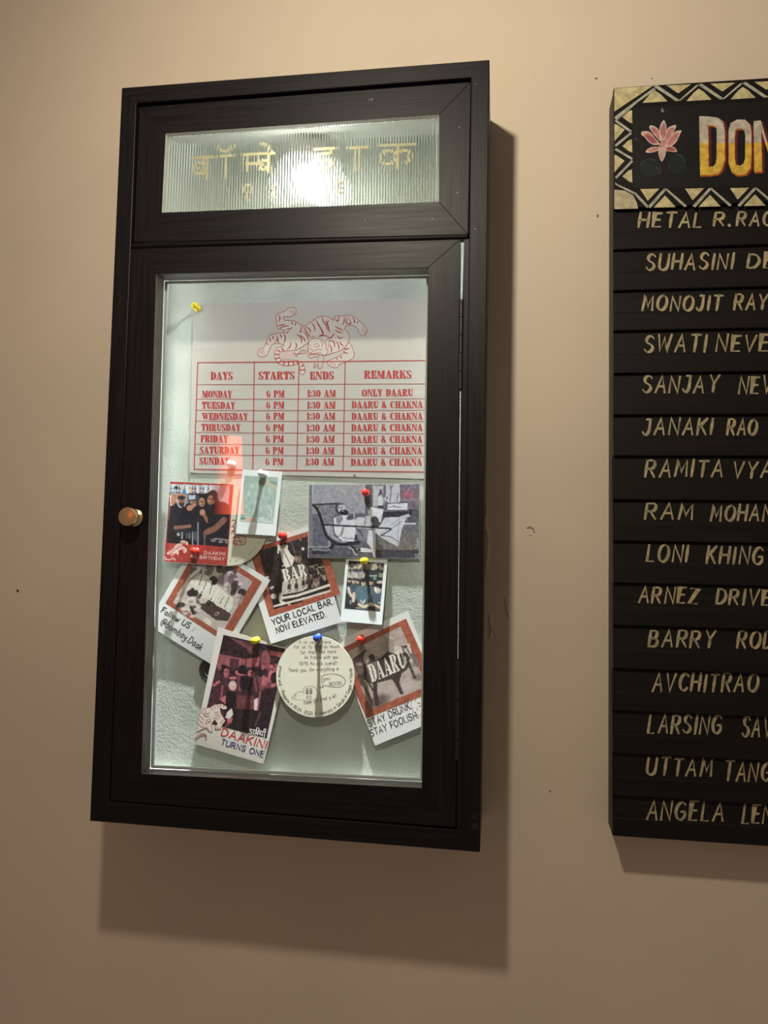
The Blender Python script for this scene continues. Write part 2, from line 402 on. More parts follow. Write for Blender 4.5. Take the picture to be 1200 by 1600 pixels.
m3 = N(nt, 'ShaderNodeMath', operation='MULTIPLY'); nt.links.new(m2.outputs[0], m3.inputs[0]); nt.links.new(p2.outputs[0], m3.inputs[1]); nt.links.new(m3.outputs[0], em.inputs['Strength'])

# ------------------------------------------------------------------ the red lit sign across the room that the glass mirrors
def mirror_pt(px, py, depth):
    gpt = np.array(at(px, py, YD+0.004)); d = gpt-CAM; d[1] = -d[1]; return Vector(gpt+d*((depth-gpt[1])/d[1]))
SY = -2.3
s = [mirror_pt(a, b, SY) for a, b in ((330, 803), (377, 803), (374, 681), (333, 681))]
sign = thing('red_sign', 'small red lit sign across the room, mirrored in the cabinet glass', 'sign', s[0])
g = Geo(); g.hexa(s, [p+Vector((0, -0.03, 0)) for p in s]); 
m = glow('red_light', (1.0, 0.13, 0.045), 7.0); nt = m.node_tree
tc = N(nt, 'ShaderNodeTexCoord'); sx = N(nt, 'ShaderNodeSeparateXYZ'); nt.links.new(tc.outputs['Generated'], sx.inputs[0])
mr = N(nt, 'ShaderNodeMapRange', interpolation_type='SMOOTHSTEP', i_1=0.0, i_2=0.62, i_3=0.0, i_4=9.5); nt.links.new(sx.outputs['X'], mr.inputs[0])
nt.links.new(mr.outputs[0], nt.nodes['Emission'].inputs['Strength'])
g.build('lit_face', m, sign)

# ------------------------------------------------------------------ lettering: strokes, fat-face capitals
# strokes on a grid: y 0 baseline, 10 cap height; ';' parts, leading '~' = smooth curve
STK = {
'A': (7.5, '0,0 3.8,10 7.5,0;1.4,3.6 6.2,3.6'), 'B': (6.5, '0,0 0,10;~0,10 4.5,9.6 5.2,7.6 4.3,5.6 0,5.2;~0,5.2 5,4.8 6.3,2.6 4.8,.3 0,0'),
'C': (7, '~6.6,8.3 4.5,10 1.6,8.8 0,5 1.4,1.2 4.4,0 6.8,1.6'), 'D': (7, '0,0 0,10;~0,10 4.6,9.2 7,5 4.6,.8 0,0'),
'E': (5.5, '5.3,10 0,10 0,0 5.5,0;0,5.2 4.6,5.2'), 'F': (5.3, '5.3,10 0,10 0,0;0,5.2 4.4,5.2'),
'G': (7.4, '~6.8,8.4 4.4,10 1.5,8.6 0,5 1.5,1.2 4.6,0 7.2,1.8 7.2,4.4;7.3,4.5 4.2,4.5'), 'H': (6.8, '0,0 0,10;6.8,0 6.8,10;0,5 6.8,5'),
'I': (1, '.5,0 .5,10'), 'J': (5.2, '1.8,10 5,10;~4.6,10 4.7,3 3.4,.4 1.4,.2 0,1.8'), 'K': (6.6, '0,0 0,10;6.2,10 0,4.2;1.8,6 6.6,0'),
'L': (5, '0,10 0,0 5,0'), 'M': (8.6, '0,0 1,10 4.3,2.6 7.6,10 8.6,0'), 'N': (7, '0,0 0,10 7,0 7,10'),
'O': (8, '~4,10 1.2,8.6 0,5 1.2,1.4 4,0 6.8,1.4 8,5 6.8,8.6 4,10'), 'P': (6.2, '0,0 0,10;~0,10 4.6,9.7 6,7.4 4.6,5 0,4.7'),
'Q': (8, '~4,10 1.2,8.6 0,5 1.2,1.4 4,0 6.8,1.4 8,5 6.8,8.6 4,10;5,2.6 8,-.6'), 'R': (6.8, '0,0 0,10;~0,10 4.8,9.8 6,7.5 4.6,5.2 0,4.9;2.6,5 6.8,0'),
'S': (6.2, '~5.8,8.6 4,10 1.4,9.6 .4,7.6 1.6,5.8 4.4,4.6 6.1,2.6 4.8,.5 2.2,0 0,1.5'), 'T': (7, '0,10 7,10;3.5,10 3.5,0'),
'U': (7, '~0,10 0,3.4 1.2,.7 3.5,0 5.8,.7 7,3.4 7,10'), 'V': (7.4, '0,10 3.7,0 7.4,10'), 'W': (10, '0,10 2.5,0 5,8.4 7.5,0 10,10'),
'X': (7, '0,0 7,10;0,10 7,0'), 'Y': (7, '0,10 3.5,4.8 7,10;3.5,4.8 3.5,0'), 'Z': (6.6, '.2,10 6.6,10 0,0 6.6,0'),
'.': (1, '.2,0 .8,.5'), ':': (1, '.3,1 .7,1.6;.3,5.4 .7,6'), ',': (1.2, '.9,.8 .2,-1.4'), '!': (1, '.5,10 .5,3;.5,.2 .5,.8'), '-': (4, '0,4 4,4'), ' ': (4, ''), '/': (4, '0,-1 4,10'),
'0': (6, '~3,10 .8,8 0,5 .8,2 3,0 5.2,2 6,5 5.2,8 3,10'), '1': (3, '0,8 2,10 2,0'), '2': (6, '~.2,7.8 2.8,10 5.6,8 4.6,5 0,0;0,0 6,0'),
'3': (5.6, '~0,9 3,10 5.2,7.8 2.4,5.4 5.6,2.8 3,0 0,1'), '5': (5.6, '5,10 .6,10 .3,5.6;~.3,5.6 3.4,6.2 5.5,3.2 3.4,.2 0,.8'), '6': (6, '~5,9.6 2,8 0,3.4 1.6,.3 4.2,.3 5.8,3 4,5.6 .6,4.4'), '4': (6, '4,0 4,10 0,3.4 6,3.4'), '7': (6, '0,10 6,10 2,0'),
'a': (5, '~4.6,5.6 2,6.3 .2,3.2 1.2,.3 3.2,.6 4.6,3;~4.7,6.2 4.6,1.4 5.4,.2'), 'b': (5, '~.6,11 .1,5 .2,.8 2.6,0 4.6,2.4 3.8,5.4 1.6,5.6 .2,4'), 'c': (4.4, '~4.2,5.4 2,6.2 .1,3 1.6,.1 4.4,1'),
'd': (5, '~4.4,5.4 2,6.2 .2,3 1.4,.2 3.4,.8 4.5,3;4.8,11 4.7,0'), 'e': (4.6, '~.2,3 4.2,3.6 3.4,6 1.2,5.6 .1,2.8 1.4,.2 4.6,1'), 'f': (4, '~4,10 2.4,10.6 1.6,8 1.5,-2;0,5.6 3.6,6'),
'g': (5, '~4.6,5.6 2,6.3 .2,3.2 1.6,.6 4.4,3.4;~4.7,6.2 4.4,-2.5 2.2,-4 .3,-2.6'), 'h': (4.8, '0,10.5 0,0;~0,3.4 2.4,6 4.4,4.6 4.6,0'), 'i': (1.2, '.5,5.8 .6,0;.5,8.2 .7,8.7'), 'j': (2, '~1.6,6 1.5,-2.4 0,-3.4'),
'k': (4.8, '0,10.5 0,0;4.2,6 .2,2.8;1.4,3.6 4.8,0'), 'l': (1.4, '~.4,10.5 .4,1.4 1.4,.1'), 'm': (8, '0,6 0,0;~0,3.8 2,6 3.6,4.6 3.7,0;~3.7,3.8 5.8,6 7.6,4.6 7.8,0'), 'n': (4.8, '0,6 0,0;~0,3.4 2.4,6 4.4,4.6 4.6,0'),
'o': (5, '~2.5,6 .2,4.4 .3,1.4 2.5,0 4.7,1.4 4.7,4.6 2.5,6'), 'p': (5, '0,6 0,-4;~0,4.4 2.4,6 4.6,4.4 4,.8 1.4,.2 0,1.6'), 'r': (3.6, '0,6 .1,0;~.1,3.4 1.6,5.6 3.6,5.6'), 's': (4, '~3.8,5.4 1.8,6.2 .4,4.8 3.4,2.4 3,.3 0,.5'),
't': (3.4, '~1.6,9 1.4,1.4 3.2,.2;0,6 3.4,6.2'), 'u': (4.8, '~0,6 .1,1.4 1.8,0 4.4,2.4;4.6,6 4.7,0'), 'v': (4.6, '0,6 2.2,0 4.6,6'), 'w': (7, '~0,6 .6,.8 2.4,.4 3.5,5 4.4,.5 6,.8 7,6'), 'y': (4.8, '~0,6 .4,2.6 2,1.8 4.4,4;~4.7,6 4.2,-2.4 2,-4 .4,-2.6'),
'@': (9, '~6,6.4 3.6,6.6 3,3.4 4.8,2.6 6.2,4.4 6.3,6.4 6.2,3 8.2,3.6 8.6,7 6,10 2,9.4 0,5.4 1.4,.6 5.6,-1'),
'<': (6, '~3,1 .2,4.6 1.4,7 3,5.4 4.6,7 5.8,4.6 3,1'),
}
def smooth(pts, k=5):
    out = []; n = len(pts)
    for i in range(n-1):
        p0 = pts[max(i-1, 0)]; p1 = pts[i]; p2 = pts[i+1]; p3 = pts[min(i+2, n-1)]
        for j in range(k):
            t = j/k
            out.append(tuple(0.5*((2*b)+(c-a)*t+(2*a-5*b+4*c-d)*t*t+(-a+3*b-3*c+d)*t**3) for a, b, c, d in zip(p0, p1, p2, p3)))
    out.append(pts[-1]); return out
def strokes_of(ch):
    w, s = STK[ch]; res = []
    for part in s.split(';'):
        if not part: continue
        sm = part[0] == '~'; pts = [tuple(float(v) for v in q.split(',')) for q in part.lstrip('~').split()]
        res.append(smooth(pts) if sm else pts)
    return w, res
def ribbon(g, S, pts, w, col, nib=None, lift=0.00015, taper=0.0, cap=True):
    """pts in pixels; w half-width in pixels; nib: direction the brush is wide in (pixels), S(px,py,lift) -> point"""
    n = len(pts)
    if n < 2: return
    L = []; R = []
    for i, (x, y) in enumerate(pts):
        a = pts[max(i-1, 0)]; b = pts[min(i+1, n-1)]; dx, dy = b[0]-a[0], b[1]-a[1]; l = math.hypot(dx, dy) or 1e-6
        dx, dy = dx/l, dy/l; nx, ny = -dy, dx; ww = w
        if nib:
            ww = w*(0.38+0.62*abs(nx*nib[0]+ny*nib[1]))
        if taper: ww *= 1-taper*abs(2*i/(n-1)-1)**2.5
        ex = 0
        if cap and i == 0: ex = -w*0.5
        if cap and i == n-1: ex = w*0.5
        if 0 < i < n-1:   # mitre
            a2 = (x-a[0], y-a[1]); l2 = math.hypot(*a2) or 1e-6; c = abs((a2[0]*dx+a2[1]*dy)/l2); ww /= max(c, 0.6)
        L.append((x+dx*ex+nx*ww, y+dy*ex+ny*ww)); R.append((x+dx*ex-nx*ww, y+dy*ex-ny*ww))
    vs = [S(px, py, lift) for px, py in L]+[S(px, py, lift) for px, py in R]
    g.add(vs, [(i, i+1, n+i+1, n+i) for i in range(n-1)], col)
def write(g, S, txt, p0, p1, h, w, col, slant=0.0, jitter=0.0, gap=2.6, nib=None, up=None, lift=0.00015, rnd=None, alt=None, taper=0.0, space=None):
    """single-stroke lettering with baseline p0 -> p1 (pixels) and cap height h (pixels)"""
    rnd = rnd or random.Random(hash(txt) % 999 if False else sum(map(ord, txt)))
    tot = 0; items = []
    for ch in txt:
        wd, st = strokes_of(ch)
        if ch == ' ' and space: wd = space
        items.append((tot, st)); tot += wd+gap
    tot -= gap
    dx, dy = (p1[0]-p0[0])/tot, (p1[1]-p0[1])/tot; l = math.hypot(dx, dy)
    ux, uy = up or (dy/l, -dx/l)
    for i, (x0, st) in enumerate(items):
        jx, jy, js = rnd.uniform(-jitter, jitter), rnd.uniform(-jitter, jitter), 1+rnd.uniform(-jitter, jitter)*0.12
        c = col if not alt or rnd.random() > 0.3 else alt
        for pts in st:
            q = []
            for (a, b) in pts:
                gx = x0+a+slant*b+jx; gy = (b*js+jy)/10*h
                q.append((p0[0]+dx*gx+ux*gy, p0[1]+dy*gx+uy*gy))
            if len(q) == 2: q = [q[0], ((q[0][0]+q[1][0])/2, (q[0][1]+q[1][1])/2), q[1]]
            ribbon(g, S, q, w, c, nib, lift, taper)
# fat-face stencil capitals: polygons on the same grid
def _r(x0, y0, x1, y1): return [(x0, y0), (x1, y0), (x1, y1), (x0, y1)]
def _bowl(cx, cy, ro, rh, ri, side=1, n=10):
    """thick half ring"""
    o = [(cx+side*ro*math.cos(a), cy+rh*math.sin(a)) for a in np.linspace(-math.pi/2, math.pi/2, n)]
    i = [(cx+side*ri*math.cos(a), cy+(rh-.55)*math.sin(a)) for a in np.linspace(math.pi/2, -math.pi/2, n)]
    return o+i
def _serif(x0, x1): return [_r(x0, 0, x1, .7), _r(x0, 9.3, x1, 10)]
FAT = {
'D': (8.2, [_r(.8, 0, 3.4, 10), *_serif(0, 3.8), _bowl(4.2, 5, 4.0, 5, 1.0)]),
'A': (8.6, [[(3.6, 10), (5.0, 10), (8.2, .4), (5.1, .4)], [(3.5, 9.6), (4.0, 8.2), (1.6, .4), (1.0, .4)], _r(1.9, 2.7, 5.2, 3.3), _r(0, 0, 2.6, .7), _r(4.4, 0, 8.6, .7)]),
'Y': (8.2, [[(.5, 9.6), (3.6, 9.6), (5.4, 4.4), (3.0, 4.4)], [(6.6, 9.6), (7.3, 9.6), (5.5, 5.0), (5.0, 5.0)], _r(2.9, .4, 5.4, 4.6), _r(0, 9.3, 4.1, 10), _r(5.8, 9.3, 8.2, 10), _r(2.2, 0, 6.1, .7)]),
'S': (6.4, [_bowl(3.0, 7.4, 2.9, 2.6, .9, -1), _bowl(3.2, 2.6, 3.1, 2.6, .9, 1), [(1.0, 7.0), (2.6, 6.2), (5.4, 3.2), (4.6, 2.4), (2.2, 4.4), (.8, 6.2)], _r(.2, .2, .9, 3.2), _r(5.2, 7.0, 5.8, 9.9), [(3, 9.45), (5.4, 8.6), (5.4, 9.4), (3, 10)], [(.7, .9), (3.2, .0), (3.2, .6), (.7, 1.7)]]),
'T': (8, [_r(2.6, .4, 5.4, 10), _r(0, 9.3, 8, 10), [(0, 10), (0, 6.6), (.7, 6.6), (2.0, 9.4)], [(8, 10), (8, 6.6), (7.3, 6.6), (6, 9.4)], _r(1.8, 0, 6.2, .7)]),
'R': (8.6, [_r(.8, 0, 3.4, 10), *_serif(0, 3.8), _bowl(4.0, 7.4, 3.6, 2.6, 1.0), [(3.8, 5.2), (5.2, 5.2), (8.4, .4), (5.6, .4)], _r(5.4, 0, 8.6, .7)]),
'E': (7.2, [_r(.8, 0, 3.4, 10), _r(0, 0, 6.8, .7), _r(0, 9.3, 6.6, 10), _r(3.4, 4.7, 5.2, 5.3), _r(5.0, 3.4, 5.5, 6.6), [(6.6, 10), (6.6, 6.8), (6.0, 6.8), (4.6, 9.4)], [(7.2, 0), (7.0, 3.6), (6.4, 3.6), (4.6, .6)]]),
'N': (8.8, [[(.4, 10), (3.4, 10), (7.8, .0), (6.6, 0)], _r(.9, .4, 1.5, 9), _r(7.2, .4, 7.8, 10), _r(0, 0, 2.5, .7), _r(6.0, 9.3, 8.8, 10)]),
'M': (10.6, [[(.6, 10), (3.2, 10), (5.8, 1.2), (5.0, 0)], [(5.2, .4), (5.8, .4), (7.8, 9.6), (7.2, 9.6)], _r(1.0, .4, 1.6, 9.4), _r(7.2, .4, 9.8, 10), _r(0, 0, 2.6, .7), _r(6.4, 0, 10.6, .7), _r(7.0, 9.3, 10.6, 10)]),
'K': (8.8, [_r(.8, 0, 3.4, 10), *_serif(0, 4.0), [(3.8, 5.0), (7.0, 9.6), (7.5, 9.6), (4.2, 4.6)], [(4.4, 6.2), (5.4, 6.8), (8.6, .4), (5.6, .4)], _r(5.6, 9.3, 8.4, 10), _r(5, 0, 8.8, .7)]),
'O': (8.4, [_bowl(3.9, 5, 3.9, 5, 1.1, -1), _bowl(4.5, 5, 3.9, 5, 1.1, 1)]),
'U': (8.4, [[(.8, 10), (3.4, 10), (3.4, 2.4), (4.4, .8), (4.4, 0), (2.2, .6), (.8, 3)], _r(6.6, 3, 7.2, 10), [(4.4, .8), (6.6, 3.2), (7.2, 3.2), (6.4, .9), (4.4, 0)], _r(0, 9.3, 4.2, 10), _r(5.8, 9.3, 8.2, 10)]),
'W': (12, [[(.4, 9.6), (3.2, 9.6), (5.0, 1.4), (4.0, 0)], [(4.2, .4), (4.8, .6), (6.4, 7), (5.9, 7.6)], [(4.8, 9.6), (7.4, 9.6), (9, 1.4), (8.2, 0)], [(8.4, .4), (9, .6), (11.2, 9.6), (10.6, 9.6)], _r(0, 9.3, 7.8, 10), _r(9.6, 9.3, 12, 10)]),
'H': (9, [_r(.8, 0, 3.4, 10), *_serif(0, 4.0), _r(5.6, 0, 8.2, 10), _r(5, 0, 9, .7), _r(5, 9.3, 9, 10), _r(3.4, 4.7, 5.6, 5.3)]),
'I': (4.2, [_r(.8, 0, 3.4, 10), *_serif(0, 4.2)]),
'F': (7, [_r(.8, 0, 3.4, 10), _r(0, 0, 4.4, .7), _r(0, 9.3, 6.6, 10), _r(3.4, 4.7, 5.2, 5.3), _r(5.0, 3.4, 5.5, 6.6), [(6.8, 10), (6.6, 6.4), (6.0, 6.4), (4.6, 9.4)]]),
'L': (6.8, [_r(.8, 0, 3.4, 10), _r(0, 9.3, 4.2, 10), _r(0, 0, 6.4, .7), [(6.8, 0), (6.6, 4), (6, 4), (4.4, .6)]]),
'C': (7.8, [_bowl(4.0, 5, 4.0, 5, 1.2, -1), [(4.0, 9.45), (6.4, 8.4), (6.4, 9.4), (4, 10)], [(4.0, .6), (6.8, 2), (6.8, 1), (4, 0)], _r(6.2, 6.4, 6.9, 10)]),
'B': (8, [_r(.8, 0, 3.4, 10), *_serif(0, 4.0), _bowl(4.0, 7.5, 3.3, 2.5, .9), _bowl(4.0, 2.7, 3.8, 2.7, 1.0)]),
'P': (7.6, [_r(.8, 0, 3.4, 10), *_serif(0, 4.2), _bowl(4.0, 7.2, 3.6, 2.8, 1.0)]),
'6': (6.6, [_bowl(3.1, 5, 3.0, 5, .8, -1), _bowl(3.5, 3, 3.1, 3, .9, 1), _r(4.6, 7.4, 5.8, 8.8)]),
'1': (4.4, [_r(1.2, 0, 3.6, 10), _r(.2, 0, 4.4, .7), [(0, 8.4), (1.4, 10), (1.4, 9.0)]]),
'3': (6.6, [_bowl(3, 7.4, 2.7, 2.6, .7, 1), _bowl(3, 2.7, 3.4, 2.7, 1, 1), _r(.4, 7.2, 1.9, 8.8), _r(.2, 1.2, 1.9, 2.8)]),
'0': (7.2, [_bowl(3.4, 5, 3.4, 5, .8, -1), _bowl(3.8, 5, 3.4, 5, .8, 1)]),
':': (1.8, [_r(.2, .8, 1.6, 2.6), _r(.2, 5.6, 1.6, 7.4)]),
'&': (8.6, [_bowl(3.2, 7.6, 2.4, 2.4, 1, 1), _bowl(3.2, 7.6, 2.4, 2.4, .8, -1), _bowl(3.4, 2.8, 3.4, 2.8, 1, -1), [(2.4, 6.4), (4.4, 6.4), (8.2, .2), (5.2, .2)], [(3.4, 0), (5.8, .6), (7.4, 4.6), (6.8, 4.8), (5.4, 1.4), (3.4, .7)]]),
' ': (4.4, []),
}
def write_fat(g, S, txt, p0, p1, h, col, gap=0.7, up=None, lift=0.00015):
    tot = 0; items = []
    for ch in txt:
        wd, ps = FAT[ch]; items.append((tot, ps)); tot += wd+gap
    tot -= gap
    dx, dy = (p1[0]-p0[0])/tot, (p1[1]-p0[1])/tot; l = math.hypot(dx, dy); ux, uy = up or (dy/l, -dx/l)
    for k, (x0, ps) in enumerate(items):
        for j, poly in enumerate(ps+[[(a+.5, b) for a, b in p] for p in ps]):
            q = [S(p0[0]+dx*(x0+a)+ux*b/10*h, p0[1]+dy*(x0+a)+uy*b/10*h, lift+0.000004*j) for a, b in poly]
            g.add(q, [tuple(range(len(q)))], col)
def poly(g, S, pts, col, lift=0.00015): g.add([S(x, y, lift) for x, y in pts], [tuple(range(len(pts)))], col)
def crop(x0, y0, s): return lambda pts: [(x0+a/s, y0+b/s) for a, b in pts]
def ink(c, gain=1.0):
    return tuple(min(v*gain, 0.92) for v in lin(c))

# painted Devanagari behind the ribbed glass
GOLD, nt, b = mat('gold_leaf_paint')                               # thin paint: the bulb shines through it
b.inputs['Base Color'].default_value = (0.93, 0.82, 0.52, 1); b.inputs['Roughness'].default_value = 0.4
tl = N(nt, 'ShaderNodeBsdfTranslucent'); tl.inputs[0].default_value = (1.0, 0.86, 0.55, 1); mxs = N(nt, 'ShaderNodeMixShader', i_0=0.6)
nt.links.new(b.outputs[0], mxs.inputs[1]); nt.links.new(tl.outputs[0], mxs.inputs[2]); nt.links.new(mxs.outputs[0], nt.nodes['Material Output'].inputs[0])
YL = YG+0.0062
def SL(px, py, lift): return at(px, py, YL-lift)
c3 = crop(250, 180, 5.217); c4 = crop(460, 180, 5.217)
g = Geo(); GW = 2.2
gold_n = 0
def gold(pts, cr, w=GW, sm=False):
    global gold_n
    gold_n += 1; q = cr(pts); ribbon(g, SL, smooth(q) if sm else (q if len(q) > 2 else [q[0], ((q[0][0]+q[1][0])/2, (q[0][1]+q[1][1])/2), q[1]]), w, (1, 1, 1), None, 0.00005*(gold_n % 9))
gold([(258, 352), (440, 342)], c3); gold([(378, 346), (376, 525)], c3)                                # ba
gold([(376, 400), (320, 392), (278, 430), (300, 478), (350, 470), (372, 440)], c3, sm=True); gold([(290, 405), (362, 480)], c3, 1.5)
gold([(475, 338), (592, 330)], c3); gold([(528, 335), (526, 515)], c3)                                # aa + chandra
gold([(465, 255), (500, 292), (550, 295), (605, 250)], c3, sm=True)
gold([(668, 325), (935, 312)], c3); gold([(705, 325), (703, 455)], c3); gold([(703, 400), (790, 395)], c3)   # mba
gold([(785, 330), (785, 395)], c3, 1.5); gold([(885, 318), (884, 470)], c3)
gold([(884, 380), (835, 370), (805, 405), (825, 445), (868, 436)], c3, sm=True); gold([(815, 385), (870, 440)], c3, 1.5)
gold([(900, 312), (880, 262), (845, 235), (818, 238)], c3, sm=True)                                    # e
g.build('painted_word', GOLD, cabinet); g = Geo()
gold([(160, 282), (335, 270)], c4); gold([(300, 275), (298, 310)], c4)                                # da
gold([(298, 312), (230, 318), (196, 345), (225, 372), (292, 370), (310, 400), (275, 432), (205, 445)], c4, sm=True)
gold([(440, 270), (605, 262)], c4); gold([(515, 266), (515, 455)], c4)                                # aa
gold([(692, 250), (995, 238)], c4); gold([(842, 245), (840, 440)], c4)                                # ka
gold([(840, 330), (790, 292), (735, 300), (706, 345), (730, 395), (790, 395), (840, 345)], c4, sm=True)
gold([(842, 320), (890, 290), (938, 305), (945, 355), (905, 398)], c4, sm=True)
g.build('painted_word', GOLD, cabinet)
def num(pts, cr, sm=True):
    global g
    g = Geo(); gold(pts, cr, 1.5, sm)
    g.build('painted_numeral', GOLD, cabinet)
num([(720, 650), (680, 625), (685, 580), (715, 568), (738, 600), (722, 640), (690, 660), (720, 700)], c3)     # 1
num([(938, 565), (905, 585), (915, 615), (940, 610), (910, 640), (912, 665), (945, 672)], c3)                 # 9
num([(60, 545), (90, 560), (62, 585), (92, 605), (70, 632), (50, 620)], c4)                                   # 3
num([(335, 525), (365, 580), (345, 615), (365, 640), (390, 615), (365, 580), (400, 520)], c4)   # 4

# ------------------------------------------------------------------ papers pinned to the board
GAIN = 1.12
def homog(src, dst):
    A = []; b = []
    for (x, y), (u, v) in zip(src, dst):
        A.append([x, y, 1, 0, 0, 0, -u*x, -u*y]); b.append(u); A.append([0, 0, 0, x, y, 1, -v*x, -v*y]); b.append(v)
    h = np.linalg.solve(np.array(A, float), np.array(b, float)); return np.append(h, 1).reshape(3, 3)
def ap(H, x, y):
    w = H[2, 0]*x+H[2, 1]*y+H[2, 2]; return (H[0, 0]*x+H[0, 1]*y+H[0, 2])/w, (H[1, 0]*x+H[1, 1]*y+H[1, 2])/w
UNIT = [(0, 0), (1, 0), (1, 1), (0, 1)]                            # TL TR BR BL
class Sheet:
    """a bendable sheet in front of the pinboard; corners TL TR BR BL, lift of each corner in mm"""
    def __init__(s, quad, lifts, curl=0.0, bow=0.0):
        s.quad = quad; s.L = [l/1000 for l in lifts]; s.curl = curl/1000; s.bow = bow/1000
        s.H = homog(quad, UNIT); s.I = homog(UNIT, quad)
    def lift(s, u, v):
        a, b, c, d = s.L
        uu, vv = min(max(u, -0.2), 1.2), min(max(v, -0.2), 1.2)
        return (a*(1-uu)+b*uu)*(1-vv)+(d*(1-uu)+c*uu)*vv + s.curl*(vv*vv-vv) + s.bow*4*uu*(uu-1)
    def __call__(s, px, py, l=0.0):
        u, v = ap(s.H, px, py); return at(px, py, YB-s.lift(u, v)-l)
    def body(s, name, m, parent, th=0.0004, n=14, xmin=-999):
        g = Geo(); fr = []; bk = []
        for j in range(n+1):
            for i in range(n+1):
                qx, qy = ap(s.I, i/n, j/n); p = s(max(qx, xmin), qy); fr.append(p); bk.append(p+Vector((0, th, 0)))
        k = n+1; N2 = k*k; fs = []
        for j in range(n):
            for i in range(n):
                a = j*k+i; fs += [(a, a+1, a+k+1, a+k), (a+N2, a+k+N2, a+k+1+N2, a+1+N2)]
        for i in range(n):
            for a, b in ((i, i+1), (n*k+i+1, n*k+i), ((i+1)*k, i*k), (i*k+n, (i+1)*k+n)): fs.append((a, a+N2, b+N2, b))
        g.add(fr+bk, fs); return g.build(name, m, parent, smooth=True)
    def base(s):
        p = s(*ap(s.I, 0.5, 1.0)); return p
class Painter:
    def __init__(s, sheet, quad, nu, nv, bg, cr=(0, 0, 1), seed=1):
        s.S = sheet; s.nu, s.nv = nu, nv; I = homog(UNIT, quad)
        U, V = np.meshgrid(np.linspace(0, 1, nu), np.linspace(0, 1, nv)); s.U, s.V = U, V
        s.PX, s.PY = ap(I, U, V); s.x0, s.y0, s.s = cr
        s.X = (s.PX-s.x0)*s.s; s.Y = (s.PY-s.y0)*s.s
        s.A = np.ones((nv, nu, 3)); s.A[:] = bg; s.rnd = np.random.RandomState(seed)
    def put(s, m, c, a=1.0):
        m = m.astype(float)*a; s.A += m[..., None]*(np.array(c, float)-s.A)
    def poly(s, pts, c, a=1.0):
        m = np.zeros(s.X.shape, bool); n = len(pts)
        for i in range(n):
            (x1, y1), (x2, y2) = pts[i], pts[(i+1) % n]
            if y1 == y2: continue
            t = ((y1 > s.Y) != (y2 > s.Y)) & (s.X < (x2-x1)*(s.Y-y1)/(y2-y1)+x1); m ^= t
        s.put(m, c, a)
    def ell(s, cx, cy, rx, ry, c, a=1.0, rot=0.0, soft=0.25):
        t = math.radians(rot); dx, dy = s.X-cx, s.Y-cy
        d = np.sqrt(((dx*math.cos(t)+dy*math.sin(t))/rx)**2+((-dx*math.sin(t)+dy*math.cos(t))/ry)**2)
        s.put(np.clip((1+soft/2-d)/max(soft, 1e-3), 0, 1), c, a)
    def line(s, pts, w, c, a=1.0):
        m = np.zeros(s.X.shape)
        for (x1, y1), (x2, y2) in zip(pts[:-1], pts[1:]):
            L = (x2-x1)**2+(y2-y1)**2 or 1e-9; t = np.clip(((s.X-x1)*(x2-x1)+(s.Y-y1)*(y2-y1))/L, 0, 1)
            d = np.hypot(s.X-x1-t*(x2-x1), s.Y-y1-t*(y2-y1)); m = np.maximum(m, np.clip((w-d)/(s.s*0.5)+0.5, 0, 1))
        s.put(m, c, a)
    def face(s, cx, cy, rx, ry, c, side=1):
        c = np.array(c, float); s.ell(cx, cy, rx, ry, c); s.ell(cx+side*rx*.45, cy+ry*.05, rx*.55, ry*.9, c*.78, .75, soft=.8); s.ell(cx-side*rx*.25, cy+ry*.15, rx*.3, ry*.3, np.minimum(c*1.12, 250), .7, soft=.9)
        for e in (-.38, .36): s.ell(cx+e*rx, cy-ry*.12, rx*.2, ry*.08, c*.32, .9); s.line([(cx+(e-.22)*rx, cy-ry*.3), (cx+(e+.22)*rx, cy-ry*.3)], rx*.06, c*.4, .8)
        s.line([(cx, cy-ry*.05), (cx-rx*.08, cy+ry*.25)], rx*.08, c*.68, .8); s.line([(cx-rx*.3, cy+ry*.52), (cx+rx*.3, cy+ry*.52)], rx*.09, (c[0]*.6, c[1]*.42, c[2]*.42), .9)
        s.ell(cx, cy+ry*.95, rx*.6, ry*.16, c*.6, .6, soft=.8)
    def rect(s, x0, y0, x1, y1, c, a=1.0): s.poly([(x0, y0), (x1, y0), (x1, y1), (x0, y1)], c, a)
    def fat(s, txt, p0, p1, h, c, up, gap=0.9):
        tot = sum(FAT[ch][0]+gap for ch in txt)-gap; x = 0; dx, dy = (p1[0]-p0[0])/tot, (p1[1]-p0[1])/tot
        for ch in txt:
            for pl in FAT[ch][1]: s.poly([(p0[0]+dx*(x+a)+up[0]*b/10*h, p0[1]+dy*(x+a)+up[1]*b/10*h) for a, b in pl], c)
            x += FAT[ch][0]+gap
    def noise(s, amp, cell, tint=(1, 1, 1)):
        gx = int((s.PX.max()-s.PX.min())/cell)+3; gy = int((s.PY.max()-s.PY.min())/cell)+3
        G = s.rnd.uniform(-1, 1, (gy, gx)); x = (s.PX-s.PX.min())/cell; y = (s.PY-s.PY.min())/cell
        i, j = x.astype(int), y.astype(int); fx, fy = x-i, y-j
        n = (G[j, i]*(1-fx)+G[j, i+1]*fx)*(1-fy)+(G[j+1, i]*(1-fx)+G[j+1, i+1]*fx)*fy
        s.A += (n*amp)[..., None]*np.array(tint)*255
    def dots(s, n, box, r, cols, a=0.9, asp=1.0):
        for _ in range(n):
            x = s.rnd.uniform(box[0], box[2]); y = s.rnd.uniform(box[1], box[3]); k = s.rnd.uniform(r*0.5, r*1.4)
            s.ell(x, y, k, k*asp, cols[s.rnd.randint(len(cols))], a)
